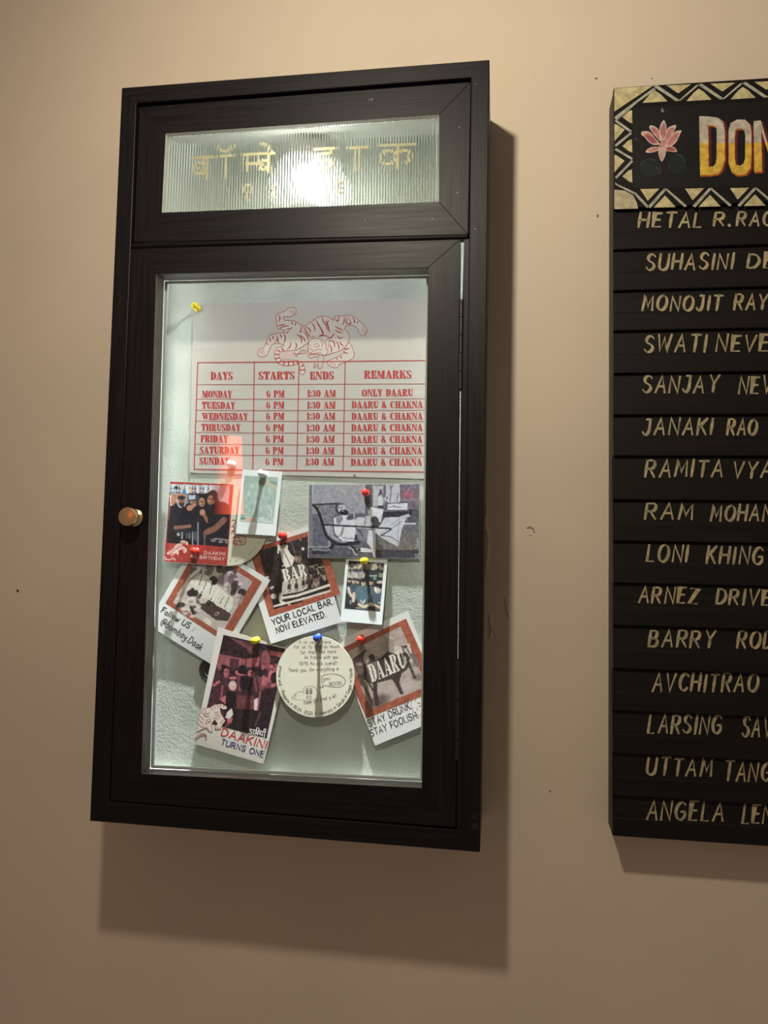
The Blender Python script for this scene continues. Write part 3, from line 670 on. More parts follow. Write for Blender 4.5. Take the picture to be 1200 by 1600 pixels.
    def build(s, name, parent, m=None, lift=0.0001):
        A = np.clip(s.A, 0, 255)/255; Lc = np.where(A <= 0.04045, A/12.92, ((A+0.055)/1.055)**2.4)*GAIN
        Lc = np.minimum(Lc, 0.9).reshape(-1, 3)
        vs = [s.S(x, y, lift) for x, y in zip(s.PX.ravel(), s.PY.ravel())]
        off = Vector(); p = parent
        while p is not None: off += p.location; p = p.parent
        me = bpy.data.meshes.new(name); k = s.nu
        me.from_pydata([tuple(v-off) for v in vs], [], [(j*k+i, j*k+i+1, j*k+i+k+1, j*k+i+k) for j in range(s.nv-1) for i in range(s.nu-1)])
        ca = me.color_attributes.new('Col', 'FLOAT_COLOR', 'POINT'); arr = np.ones((len(vs), 4), np.float32); arr[:, :3] = Lc
        ca.data.foreach_set('color', arr.ravel()); me.materials.append(m or PRINT)
        o = bpy.data.objects.new(name, me); C.objects.link(o); o.parent = parent; return o
def k(c): return ink(c, GAIN)
def paper(name, c, rough=0.5):
    return plain(name, k(c), rough, spec=0.3)
WHITE = paper('white_card', (222, 222, 216)); IVORY = paper('ivory_board', (214, 210, 188), 0.75); COOL = paper('instant_film_white', (222, 228, 226), 0.35)
PINK = (178, 110, 104)

# schedule poster
PO = Sheet([(302.5, 476), (686, 464.5), (681, 748.5), (296.5, 739)], [1.2, 2.2, 2.6, 1.6], bow=0.6)
poster = thing('schedule_poster', 'silver grey opening hours poster with red tiger and table of days', 'poster', PO.base())
PO.body('sheet', paper('silver_vinyl', (194, 189, 181), 0.42), poster, 0.0006, 16)
RED = k((178, 58, 58)); LINE = k((168, 72, 70)); PALE = k((206, 198, 188))
p3 = crop(280, 450, 3.0); g = Geo()
for a, b in (((86, 350), (1215, 339.5)), ((70, 850), (1210, 863))):
    q = p3([a, ((a[0]+b[0])/2, (a[1]+b[1])/2), b]); ribbon(g, PO, q, 0.75, RED)
for a, b in (((87, 350), (70, 850)), ((352, 347), (345, 852)), ((562, 345), (551, 855)), ((778, 343), (768, 857))):
    ribbon(g, PO, p3([a, ((a[0]+b[0])/2, (a[1]+b[1])/2), b]), 0.75, RED)
for a, b in (((84, 453), (1212, 449)), ((82, 521), (1211, 519)), ((80, 574), (1210, 573)), ((79, 624), (1210, 626)), ((77, 677), (1209, 683.5)), ((75, 732), (1209, 738.5)), ((72, 781), (1208, 792.5))):
    ribbon(g, PO, p3([a, ((a[0]+b[0])/2, (a[1]+b[1])/2), b]), 0.42, LINE)
g.build('table_lines', PRINT, poster, colors=True)
g = Geo()
def tx(t, x0, x1, y0, y1, h, c=RED):
    (a, b) = p3([(x0, y0), (x1, y1)]); write_fat(g, PO, t, a, b, h/3, c)
tx('DAYS', 147, 250, 431, 430, 37); tx('STARTS', 372, 540, 429, 428, 37); tx('ENDS', 612, 724, 429, 428, 37); tx('REMARKS', 866, 1088, 425, 424, 38)
for t, x0, x1, y in (('MONDAY', 107, 247, 514), ('TUESDAY', 106, 262, 566), ('WEDNESDAY', 105, 322, 618), ('THRUSDAY', 103, 287, 670), ('FRIDAY', 100, 228, 723), ('SATURDAY', 97, 281, 776), ('SUNDAY', 95, 236, 827)):
    tx(t, x0, x1, y, y+1, 33)
for i, y in enumerate((513, 565, 617, 671, 724, 778, 830)): tx('6 PM', 409-i*.8, 493-i*.8, y, y, 33)
for i, y in enumerate((511, 565, 617, 672, 725, 779, 831)): tx('1:30 AM', 600-i*1.3, 733-i*1.3, y, y, 33)
tx('ONLY DAARU', 856, 1095, 509, 507, 34)
for i, y in enumerate((564, 618, 671, 726, 780, 833)): tx('DAARU & CHAKNA', 808-i*.8, 1141-i*.8, y, y-1, 33)
g.build('lettering', PRINT, poster, colors=True, tri=True)
# tiger emblem
q6 = crop(390, 470, 6.0); g = Geo()
T1 = [(330, 185), (318, 150), (380, 148), (430, 122), (436, 85), (410, 62), (370, 66), (320, 100), (255, 125), (250, 180), (265, 255), (300, 268), (340, 285)]
T3 = [(780, 190), (802, 147), (860, 141), (950, 136), (1005, 168), (1060, 220), (1100, 265), (1095, 300), (1065, 330), (1030, 308), (1010, 258), (960, 230), (905, 236), (888, 262)]
T4 = [(335, 296), (250, 305), (190, 325), (165, 370), (130, 440), (88, 455), (76, 490), (100, 524), (150, 518), (180, 470), (210, 410), (270, 400), (325, 412)]
TT = [(325, 420), (260, 445), (232, 500), (250, 565), (310, 605), (400, 605), (455, 592), (472, 645), (475, 682), (503, 690), (520, 650), (498, 590), (450, 562), (380, 565), (310, 565), (275, 520), (290, 480), (340, 468)]
T7 = [(930, 390), (960, 430), (980, 512), (940, 555), (870, 585), (832, 600), (822, 626), (780, 624), (738, 600), (730, 565), (780, 545), (850, 512), (890, 480)]
TB = [(330, 185), (420, 190), (500, 236), (560, 210), (640, 156), (720, 146), (780, 175), (890, 262), (932, 315), (930, 370), (890, 440), (830, 475), (700, 515), (640, 500), (560, 380), (430, 465), (340, 468), (325, 412), (340, 285)]
HD = [(585, 355), (620, 350), (670, 360), (712, 400), (716, 440), (735, 480), (700, 512), (640, 500), (576, 495), (550, 470), (545, 430), (556, 388), (585, 355)]
for sh in (TB, T1, T3, T4, TT, T7): poly(g, PO, q6(smooth(sh, 3)), PALE, 0.00012)
def st(pts, w=0.42, c=RED, l=0.00017, taper=0.0): ribbon(g, PO, q6(smooth(pts, 4)), w, c, None, l, taper)
for sh in (T1, T3, T4, TT, T7): st(sh)
st([(330, 185), (420, 190), (500, 236), (560, 210), (640, 156), (720, 146), (782, 178)]); st([(888, 262), (932, 315), (930, 370), (890, 440), (830, 475), (700, 515)])
st([(340, 468), (430, 462), (500, 430), (560, 380), (590, 350)])
poly(g, PO, q6(smooth(HD, 3)), PALE, 0.00019); st(HD, l=0.00023)
for sh in ([(585, 355), (588, 335), (606, 331), (618, 350)], [(712, 390), (734, 350), (750, 362), (738, 402), (738, 440)], [(600, 415), (628, 402), (655, 420), (628, 432), (606, 426)], [(552, 405), (566, 412), (570, 430)], [(549, 448), (562, 442), (575, 458), (590, 462)], [(575, 490), (600, 470), (640, 455), (680, 460)], [(660, 375), (686, 402), (676, 430)], [(550, 512), (590, 500), (640, 488), (682, 502), (692, 552), (680, 610), (660, 642), (645, 612), (638, 560), (624, 522), (570, 540), (550, 512)], [(612, 560), (604, 632), (626, 596), (642, 640)], [(412, 488), (452, 500), (490, 466), (545, 472)], [(412, 488), (440, 524), (452, 500), (500, 492), (545, 488)], [(640, 508), (650, 520), (642, 532)]):
    st(sh, 0.36, l=0.00025)
for a in ([(395, 80), (372, 108)], [(412, 88), (392, 122)], [(424, 100), (410, 128)], [(1068, 250), (1045, 290)], [(1082, 268), (1058, 306)], [(1092, 285), (1075, 318)], [(90, 470), (110, 500)], [(105, 462), (122, 510)], [(122, 455), (140, 505)], [(760, 570), (748, 596)], [(780, 570), (770, 612)], [(800, 578), (795, 618)]):
    st([a[0], ((a[0][0]+a[1][0])/2+3, (a[0][1]+a[1][1])/2), a[1]], 0.34)
STR = [[(270, 130), (285, 165), (270, 195)], [(265, 235), (300, 228), (330, 215)], [(280, 258), (320, 240), (370, 232)], [(395, 195), (402, 222)], [(435, 200), (428, 232)], [(485, 238), (478, 285), (470, 300)], [(500, 245), (540, 300), (575, 350)],
 [(520, 245), (560, 262), (572, 300)], [(580, 205), (606, 240), (612, 285)], [(620, 180), (640, 212), (668, 262), (690, 318)], [(640, 225), (665, 255), (690, 305), (662, 322)], [(680, 152), (690, 190), (720, 240), (740, 290)], [(715, 180), (732, 230), (755, 300)], [(745, 185), (722, 215), (745, 250)], [(800, 170), (826, 190), (840, 145)],
 [(890, 150), (885, 200), (870, 225)], [(920, 150), (905, 205), (948, 215), (930, 160)], [(965, 150), (985, 190), (975, 212)], [(1015, 190), (1010, 215)], [(440, 315), (480, 345), (490, 400)], [(430, 390), (440, 425), (425, 455)], [(470, 320), (510, 355), (520, 385)], [(500, 280), (540, 330), (548, 372)],
 [(385, 390), (380, 430), (350, 455)], [(315, 305), (335, 345), (320, 400)], [(285, 310), (300, 345)], [(250, 320), (262, 360), (232, 392)], [(262, 360), (275, 395)], [(215, 330), (222, 362)], [(185, 350), (200, 388)], [(160, 395), (172, 415)], [(345, 268), (380, 262), (400, 250)], [(370, 285), (345, 305)],
 [(800, 240), (842, 262), (880, 275)], [(800, 270), (832, 292), (878, 300)], [(795, 300), (770, 340), (730, 350)], [(640, 335), (690, 325), (740, 335)], [(745, 372), (790, 385), (798, 440)], [(750, 410), (770, 450), (762, 490)], [(810, 380), (835, 420), (838, 460)], [(842, 378), (862, 410), (882, 420)], [(820, 330), (850, 350), (878, 340)], [(880, 440), (905, 455), (935, 440)], [(880, 470), (900, 490), (925, 490)], [(850, 520), (865, 540)], [(815, 535), (828, 555)]]
for s_ in STR: st(s_, 0.85, taper=0.75)
for a, b in (((262, 470), (285, 470)), ((240, 500), (272, 505)), ((240, 545), (275, 535)), ((270, 585), (292, 562)), ((318, 603), (330, 568)), ((365, 605), (365, 568)), ((412, 602), (405, 566)), ((455, 590), (440, 564)), ((478, 615), (508, 602)), ((474, 650), (520, 645)), ((300, 440), (318, 466))):
    st([a, ((a[0]+b[0])/2, (a[1]+b[1])/2), b], 0.95, taper=0.3)
poly(g, PO, q6([(300, 490), (345, 478), (430, 480), (420, 545), (310, 550), (285, 520)]), k((205, 178, 172)), 0.00021)
g.build('tiger_emblem', PRINT, poster, colors=True, tri=True)
EYE = plain('steel_eyelet', (0.6, 0.6, 0.58), 0.35, 0.8)
for px, py in ((298, 740.5), (552.5, 744)):
    px, py = (px+1.5, py-1.5); p = PO(px, py, 0.0002); g = Geo(); g.lathe([(0.0018, 0), (0.0018, 0.0004), (0.0008, 0.0005)], p, n=14); g.build('eyelet', EYE, poster)
    g = Geo(); g.lathe([(0.0007, 0), (0.0007, 0.0007)], p, n=10); g.build('eyelet_hole', BLACK, poster)

def card(name, label, cat, S, m, th=0.0004, group=None, body='card', xmin=-999):
    t = thing(name, label, cat, S.base(), group); S.body(body, m, t, th, xmin=xmin); return t
def ink_part(name, t, fn, m=None):
    g = Geo(); fn(g); return g.build(name, m or PRINT, t, colors=True, tri=True)

# half hidden coaster
def disc_sheet(cx, cy, rx, ry, lifts): return Sheet([(cx-rx, cy-ry), (cx+rx, cy-ry), (cx+rx, cy+ry), (cx-rx, cy+ry)], lifts)
def disc_body(S, cx, cy, rx, ry, m, t, th, name='board'):
    g = Geo(); n = 72; ang = [2*math.pi*i/n for i in range(n)]
    fr = [S(cx+rx*math.cos(a), cy+ry*math.sin(a)) for a in ang]; g.prism(fr, [p+Vector((0, th, 0)) for p in fr]); return g.build(name, m, t)
CO2 = disc_sheet(357.3, 823.6, 60.5, 60.5, [6, 6, 7, 6.5])
t = thing('paper_coaster', 'round cream coaster with red stamp half hidden behind the red birthday card', 'coaster', CO2(357, 884), 'drink coasters')
disc_body(CO2, 357.3, 823.6, 60.5, 60.5, IVORY, t, 0.0014)
cA = crop(240, 720, 5.4545)
def f(g):
    R2 = k((176, 70, 66))
    for pts in ([(668, 510), (690, 505), (700, 530), (680, 545), (690, 580), (665, 600)], [(660, 620), (685, 600), (700, 640), (680, 690)], [(690, 645), (775, 640), (778, 708), (700, 712), (690, 645)], [(705, 665), (730, 655), (740, 690), (765, 660)], [(700, 690), (720, 680), (745, 700), (770, 690)], [(672, 690), (690, 712), (720, 700)], [(664, 560), (680, 560)], [(670, 655), (690, 655)]):
        ribbon(g, CO2, cA(smooth(pts)), 0.6, R2)
    for i in range(16):
        a = 0.25+i*0.085; 
        if i % 5 == 4: continue
        x, y = 357.3+53*math.cos(a), 823.6+53*math.sin(a); dx, dy = -math.sin(a), math.cos(a)
        ribbon(g, CO2, [(x-dx*.9, y-dy*.9), (x, y), (x+dx*.9, y+dy*.9)], 0.5, k((120, 118, 105)))
ink_part('stamp', t, f)

# local bar instant print
Z3 = crop(390, 820, 7.742); RUST = (160, 88, 68)
LB = Sheet([(377, 854), (489, 819.5), (534, 972), (423, 1006)], [2, 2.6, 6, 9])
t = card('instant_photo_print', 'white photo print with rust border, hand-lettered about a local bar', 'photo print', LB, WHITE, group='rust bordered photo prints')
P = Painter(LB, Z3([(-5, 297), (852, 37), (1098, 835), (240, 1115)]), 150, 145, RUST, (390, 820, 7.742), 3)
P.noise(0.02, 1.2)
P.poly([(108, 322), (790, 115), (980, 800), (295, 1025)], (46, 38, 40))
P.poly([(335, 260), (430, 235), (490, 345), (545, 400), (505, 530), (440, 525), (390, 430), (375, 330)], (226, 218, 204)); P.line([(420, 330), (500, 500)], 6, (120, 108, 100))
P.line([(350, 250), (345, 340)], 10, (215, 205, 190)); P.face(585, 405, 44, 55, (156, 132, 120)); P.ell(590, 350, 48, 30, (60, 48, 48)); P.line([(500, 200), (545, 330)], 8, (95, 85, 82)); P.ell(450, 265, 14, 22, (210, 200, 186))
P.poly([(375, 545), (640, 455), (712, 520), (705, 690), (400, 790), (415, 690)], (96, 84, 78))
P.poly([(400, 690), (700, 610), (705, 760), (640, 800), (385, 850)], (190, 180, 166)); P.noise(0.05, 3)
P.fat('BAR', (418, 690), (700, 612), 150, (234, 226, 212), (-0.22, -0.97))
for x, y in ((480, 760), (565, 750), (650, 715), (700, 700)): P.ell(x, y, 22, 50, (62, 50, 46)); P.line([(x, y-60), (x, y-90)], 8, (70, 58, 52)); P.ell(x-4, y+30, 14, 8, (190, 178, 160))
P.dots(60, (730, 480, 930, 740), 9, [(120, 96, 78), (150, 128, 104), (30, 24, 26), (180, 160, 138)], 0.8, 2.2)
P.line([(720, 505), (820, 480)], 5, (190, 178, 160)); P.dots(14, (720, 480, 900, 520), 6, [(200, 190, 170)])
P.line([(400, 885), (560, 860), (960, 730)], 15, (222, 212, 196)); P.line([(300, 985), (700, 880), (970, 800)], 13, (214, 204, 190)); P.line([(300, 940), (520, 905), (960, 770)], 9, (40, 32, 33)); P.line([(300, 1010), (640, 925)], 8, (30, 24, 25))
P.ell(290, 865, 36, 32, (205, 195, 180)); P.ell(375, 880, 24, 62, (200, 190, 176)); P.ell(400, 940, 30, 14, (220, 210, 196)); P.ell(270, 760, 30, 16, (180, 170, 160), rot=-30); P.ell(215, 635, 22, 14, (190, 180, 170), rot=20); P.ell(645, 290, 18, 18, (225, 215, 205)); P.ell(480, 965, 16, 10, (190, 178, 166)); P.ell(615, 182, 8, 8, (200, 190, 180))
P.ell(410, 495, 22, 7, (220, 212, 200), rot=-20)
P.noise(0.045, 3.2); P.noise(0.02, 0.9); P.build('picture', t)
NAVY = k((34, 32, 58))
def f(g):
    a, b, c, d = Z3([(283, 1214), (1012, 956), (332, 1314), (928, 1108)])
    write(g, LB, 'YOUR LOCAL BAR.', a, b, 9.4, 0.74, NAVY, 0.05, 0.35, space=3.2); write(g, LB, 'NOW ELEVATED.', c, d, 9.4, 0.74, NAVY, 0.05, 0.35, space=3.0)
ink_part('handwriting', t, f)

# follow us instant print
Z5 = crop(250, 870, 6.857)
FU = Sheet([(308.4, 838), (422.3, 906.6), (340.6, 1044.7), (230, 975.5)], [3, 8, 4, 8])
t = card('instant_photo_print', 'white photo print with rust border, tilted, hand-lettered with a follow us handle', 'photo print', FU, WHITE, group='rust bordered photo prints', xmin=241.5)
P = Painter(FU, Z5([(440, -165), (1092, 268), (710, 920), (58, 497)]), 150, 140, RUST, (250, 870, 6.857), 5); P.noise(0.02, 1.2)
P.poly([(470, -74), (990, 265), (660, 829), (140, 490)], (196, 184, 176)); 
P.dots(26, (340, 60, 560, 190), 34, [(226, 216, 206), (120, 104, 100), (200, 184, 176), (90, 76, 76)], 0.75)
P.ell(640, 130, 40, 45, (90, 74, 78)); P.ell(745, 160, 78, 62, (84, 70, 76)); P.face(752, 195, 40, 42, (206, 190, 180)); P.ell(690, 255, 75, 70, (150, 132, 138)); P.ell(800, 270, 60, 90, (112, 96, 100), rot=-30); P.ell(790, 340, 38, 80, (72, 58, 60), rot=15)
P.poly([(830, 190), (985, 265), (930, 360), (840, 270)], (176, 166, 164)); P.ell(880, 380, 46, 40, (66, 54, 56)); P.face(850, 450, 36, 55, (196, 180, 172)); P.face(720, 335, 40, 62, (212, 198, 188)); P.ell(820, 240, 30, 16, (190, 180, 178)); P.ell(860, 290, 26, 20, (208, 198, 192))
P.poly([(330, 250), (420, 180), (520, 210), (640, 330), (790, 450), (770, 560), (700, 650), (560, 560), (400, 420), (330, 330)], (222, 214, 200))
P.ell(350, 385, 62, 52, (58, 47, 48)); P.ell(572, 255, 46, 48, (52, 42, 44)); P.ell(530, 270, 26, 22, (224, 214, 202)); P.ell(300, 320, 40, 50, (214, 204, 192), rot=40); P.ell(380, 180, 60, 26, (216, 206, 196), rot=-40); P.line([(340, 230), (420, 165)], 5, (110, 96, 92)); P.line([(330, 250), (430, 190)], 4, (130, 116, 112))
P.poly([(400, 480), (560, 440), (600, 520), (740, 590), (760, 620), (730, 690), (600, 680), (440, 560)], (78, 64, 62)); P.poly([(400, 450), (540, 440), (480, 500), (380, 500)], (206, 194, 184)); P.ell(610, 610, 28, 18, (170, 150, 142), rot=-30); P.ell(605, 612, 14, 8, (80, 66, 64)); P.line([(410, 440), (450, 385)], 14, (46, 38, 38)); P.line([(515, 525), (560, 460)], 12, (46, 38, 38))
P.dots(60, (180, 430, 420, 640), 26, [(214, 202, 190), (90, 74, 74), (180, 164, 156), (228, 218, 206), (120, 102, 100)], 0.8, 0.6)
P.poly([(380, 600), (520, 640), (700, 720), (655, 820), (560, 760), (430, 680)], (196, 184, 174)); P.ell(510, 690, 50, 30, (226, 218, 206), rot=40); P.ell(230, 515, 40, 26, (80, 66, 66)); P.ell(330, 480, 60, 30, (222, 212, 200)); P.ell(330, 482, 34, 15, (176, 160, 150)); P.ell(210, 400, 26, 30, (186, 168, 158)); P.line([(330, 540), (360, 610)], 14, (60, 48, 48))
P.fat('CHAKNA', (345, 335), (735, 600), 150, (238, 232, 218), (0.5, -0.86), 0.5)
for a, b in (((455, 190), (420, 300)), ((500, 250), (465, 350)), ((560, 300), (530, 400)), ((690, 420), (640, 500)), ((740, 430), (690, 540))): P.line([a, b], 4, (104, 92, 86))
P.noise(0.045, 3.2); P.noise(0.025, 0.9); P.build('picture', t)
def f(g):
    a, b, c, d = Z5([(8, 590), (350, 792), (2, 716), (432, 1004)]); BK = k((40, 38, 40))
    write(g, FU, 'Follow US :', a, b, 8.8, 0.66, BK, 0.1, 0.3, space=3.0); write(g, FU, '@bombay.Daak', c, d, 10.5, 0.58, BK, 0.1, 0.3)
ink_part('handwriting', t, f)

# red birthday card
Z1 = crop(250, 745, 9.2308)
RB = Sheet(Z1([(140, 60), (1068, 105), (970, 1285), (50, 1228)]), [9, 9.5, 9.5, 9], bow=0.8)
t = card('birthday_card', 'red card with a photo of four bartenders and birthday lettering', 'greeting card', RB, WHITE)
q = Z1([(146, 66), (1062, 111), (966, 1279), (56, 1222)])
P = Painter(RB, q, 160, 200, (164, 64, 58), (250, 745, 9.2308), 9); P.noise(0.015, 3)
P.poly([(150, 105), (1005, 130), (975, 1010), (95, 955)], (34, 32, 38))
P.poly([(150, 105), (1005, 130), (1000, 240), (145, 235)], (196, 200, 206)); P.poly([(780, 130), (1005, 132), (990, 400), (860, 370)], (176, 152, 160)); P.poly([(145, 235), (420, 240), (420, 380), (140, 400)], (150, 140, 138)); P.poly([(400, 250), (560, 250), (560, 420), (400, 420)], (70, 68, 76))
for x in range(165, 760, 38):
    c = [(52, 62, 72), (150, 78, 70), (60, 110, 160), (206, 160, 90), (92, 120, 116), (224, 224, 226), (70, 60, 60)][P.rnd.randint(7)]
    P.line([(x, 165+P.rnd.randint(14)), (x, 225)], 13, c); P.line([(x, 120+P.rnd.randint(15)), (x, 170)], 5, c); P.ell(x, 200, 10, 14, (230, 226, 214), 0.8)
P.ell(235, 155, 26, 22, (40, 40, 44)); P.poly([(320, 190), (370, 175), (380, 250), (335, 260)], (70, 130, 190)); P.rect(140, 270, 180, 420, (196, 184, 172)); P.rect(120, 430, 150, 620, (150, 118, 110), 0.6)
DK = (30, 30, 37); SKIN = (176, 122, 98)
P.poly([(135, 620), (150, 440), (230, 370), (430, 390), (490, 470), (500, 760), (120, 780)], DK); P.line([(185, 380), (195, 285), (330, 278)], 30, SKIN); P.face(300, 345, 48, 62, (170, 116, 92)); P.ell(300, 395, 42, 30, (48, 38, 38)); P.line([(285, 385), (315, 385)], 5, (130, 74, 66)); P.ell(310, 300, 56, 26, (40, 34, 36)); P.line([(240, 330), (270, 420), (300, 440)], 12, (176, 170, 172)); P.line([(350, 420), (375, 380)], 10, (176, 170, 172))
P.poly([(400, 480), (520, 400), (600, 470), (590, 760), (480, 760)], DK); P.face(475, 350, 46, 50, (170, 122, 100)); P.rect(415, 265, 510, 335, (186, 198, 212)); P.line([(415, 340), (520, 332)], 8, (50, 50, 58)); P.ell(430, 450, 48, 40, (182, 130, 106), rot=-20); P.line([(430, 450), (500, 405)], 24, (182, 130, 106))
P.ell(625, 320, 62, 66, (36, 30, 33)); P.face(603, 368, 44, 66, (186, 136, 114)); P.poly([(560, 450), (680, 440), (710, 640), (700, 780), (560, 780)], DK); P.ell(612, 515, 40, 48, (186, 136, 114)); P.line([(640, 560), (685, 640)], 24, (150, 106, 88)); P.line([(575, 360), (625, 362)], 5, (70, 48, 44)); P.line([(590, 402), (618, 402)], 5, (120, 62, 56))
P.ell(765, 265, 70, 75, (70, 46, 42)); P.face(738, 335, 58, 68, (180, 122, 98), 1); P.ell(800, 300, 36, 70, (66, 44, 40)); P.poly([(685, 480), (720, 415), (840, 350), (950, 370), (1000, 440), (1000, 660), (980, 900), (690, 900)], (33, 31, 37)); P.line([(925, 620), (800, 740), (700, 790)], 42, (136, 94, 80)); P.ell(680, 795, 60, 38, (142, 98, 84), rot=-25); P.line([(640, 820), (650, 870)], 14, (130, 88, 76))
P.line([(235, 735), (430, 712)], 24, (140, 96, 82)); P.ell(228, 735, 30, 34, (140, 96, 82))
for x, a, b in ((470, 800, 980), (548, 660, 980), (495, 800, 900), (520, 790, 930), (640, 850, 985)): P.line([(x, a), (x, b)], 9 if x in (470, 548) else 4, (146, 154, 168))
P.ell(265, 830, 24, 26, (160, 160, 164)); P.line([(320, 800), (318, 890)], 8, (190, 190, 190)); P.line([(295, 795), (345, 795)], 8, (170, 170, 174)); P.line([(385, 820), (385, 880)], 12, (90, 94, 104)); P.line([(425, 820), (425, 880)], 14, (100, 104, 112)); P.line([(790, 890), (980, 915)], 9, (150, 150, 152)); P.ell(770, 915, 44, 26, (120, 118, 116)); P.ell(875, 938, 32, 18, (140, 140, 140)); P.ell(960, 945, 24, 22, (120, 120, 122)); P.poly([(100, 760), (440, 760), (440, 800), (100, 800)], (44, 44, 50))
P.poly([(40, 955), (975, 1010), (970, 1290), (40, 1240)], (166, 62, 55))
def tiger_print(P, ox, oy, s, fill, ln):
    e = lambda x, y, a, b, r=0: P.ell(ox+x*s, oy+y*s, a*s, b*s, fill, 1, r)
    e(70, 60, 80, 48, -38); e(20, 110, 50, 42, -20); e(-40, 130, 46, 26, -30); e(160, -15, 58, 26, 12); e(200, 5, 18, 20); e(150, 75, 52, 26, 30); e(175, 110, 22, 38, 30); e(60, 130, 20, 40, -20); e(-70, 150, 24, 18)
    for i in range(11):
        x = -60+i*24; y = 140-i*15; P.line([(ox+(x)*s, oy+(y-30)*s), (ox+(x+8)*s, oy+(y)*s), (ox+(x-6)*s, oy+(y+26)*s)], 3.6*s, ln, 0.75)
    for i in range(5): P.line([(ox+(110+i*18)*s, oy+(-34+i*4)*s), (ox+(116+i*18)*s, oy+(0+i*2)*s)], 3.2*s, ln, 0.75)
    for i in range(4): P.line([(ox+(130+i*15)*s, oy+(60+i*10)*s), (ox+(122+i*15)*s, oy+(86+i*10)*s)], 3*s, ln, 0.7)
    P.line([(ox+40*s, oy+70*s), (ox+60*s, oy+84*s), (ox+84*s, oy+70*s)], 3*s, ln)
tiger_print(P, 190, 960, 0.98, (230, 198, 186), (150, 52, 50))
P.line([(80, 1160), (75, 1190), (140, 1196), (190, 1172), (220, 1200)], 9, (226, 180, 170)); P.line([(160, 1140), (200, 1110)], 8, (226, 180, 170))
P.noise(0.045, 3.2); P.noise(0.012, 1.0); P.build('picture', t)
def f(g):
    a, b, c, d = Z1([(640, 1116), (937, 1132), (445, 1170), (928, 1206)]); CW = k((238, 205, 196))
    write(g, RB, 'DAAKINI', a, b, 4.7, 0.42, CW, 0.03, 0, gap=3); write(g, RB, 'KA BIRTHDAY', c, d, 4.7, 0.42, CW, 0.03, 0, gap=3, space=2.6)
ink_part('lettering', t, f)

# greenish instant photo
GI = Sheet(cA([(760, 72), (1097, 92), (1040, 640), (700, 620)]), [9.5, 9.5, 12, 11.5])
t = card('instant_photo', 'small white-framed instant photo, hazy green, under the poster bottom edge', 'instant photo', GI, COOL, 0.0006, 'small instant photos')
P = Painter(GI, cA([(775, 125), (1062, 140), (1020, 535), (735, 515)]), 80, 105, (156, 174, 164), (240, 720, 5.4545), 4)
P.noise(0.05, 6, (1, .9, .9)); P.ell(900, 330, 130, 160, (176, 194, 184), 0.5, soft=1.2); P.line([(940, 170), (1060, 245)], 16, (188, 182, 160)); P.line([(1000, 180), (1062, 200)], 10, (120, 150, 136), .7)
P.poly([(735, 470), (1020, 495), (1020, 540), (735, 520)], (186, 200, 192)); P.ell(825, 502, 42, 20, (206, 176, 158)); P.ell(760, 490, 24, 14, (120, 140, 132)); P.dots(60, (760, 200, 1030, 470), 9, [(190, 210, 196), (132, 166, 150), (200, 216, 206)], 0.45, 2); P.line([(1005, 420), (1000, 470)], 6, (214, 224, 216), .8)
P.dots(25, (880, 480, 1020, 520), 8, [(210, 216, 210), (160, 180, 170)], .6); P.build('picture', t)

# old photograph postcard
Z2 = crop(475, 745, 6.3158)
BW = Sheet(Z2([(46, 74), (1142, 66), (1139, 806), (39, 801)]), [5, 5.2, 6, 6], bow=0.5)
t = card('postcard', 'black and white postcard of a bearded man reclining in a long cane chair', 'postcard', BW, paper('glossy_card', (200, 200, 202), 0.3), 0.0008)
P = Painter(BW, Z2([(50, 79), (1138, 72), (1135, 801), (44, 797)]), 225, 152, (98, 98, 112), (475, 745, 6.3158), 11)
G = lambda v: (v, v, v+7)
P.rect(85, 70, 597, 365, G(150)); P.ell(330, 160, 200, 130, G(165), .6, soft=1.4); P.rect(40, 70, 85, 700, G(122)); P.rect(597, 70, 670, 330, G(92)); P.line([(597, 80), (597, 365)], 4, G(190)); P.line([(85, 80), (88, 300)], 4, G(190)); P.line([(85, 365), (600, 360)], 3, G(120))
P.rect(670, 70, 800, 300, G(128)); P.rect(690, 90, 775, 290, G(182)); P.line([(690, 90), (690, 290)], 4, G(210)); P.line([(755, 130), (755, 200)], 8, G(60)); P.ell(757, 235, 28, 55, G(205)); P.line([(735, 190), (760, 130), (780, 200)], 5, G(70)); P.rect(730, 285, 785, 305, G(50))
P.rect(805, 70, 946, 250, G(186)); P.line([(850, 80), (860, 140), (850, 240)], 4, G(80)); P.line([(880, 80), (850, 120)], 4, G(80)); P.line([(930, 170), (915, 240)], 5, G(100)); P.ell(815, 215, 22, 34, G(205)); P.line([(800, 200), (835, 215)], 4, G(70)); P.line([(808, 240), (830, 190)], 4, G(70)); P.line([(800, 70), (800, 200)], 6, G(90))
P.rect(948, 70, 1136, 340, (112, 100, 114)); P.ell(1030, 180, 60, 40, (166, 82, 100), .8, soft=.9); P.line([(1060, 80), (990, 200)], 7, (150, 130, 146), .7); P.line([(1100, 90), (1050, 200)], 7, (150, 130, 146), .7); P.rect(948, 215, 1136, 240, (130, 124, 134), .8)  # reddish blob: red reflection on the glass, painted into the print
P.rect(825, 250, 1022, 332, G(208)); P.line([(830, 262), (1020, 252)], 5, G(60)); P.line([(825, 330), (1022, 330)], 4, G(90)); P.line([(825, 250), (800, 270), (800, 330)], 6, G(90)); P.line([(880, 292), (890, 305), (905, 290), (915, 302), (930, 292), (945, 302), (965, 294)], 3, G(80)); P.line([(868, 286), (900, 284)], 3, G(80)); P.line([(840, 300), (860, 296)], 3, G(110))
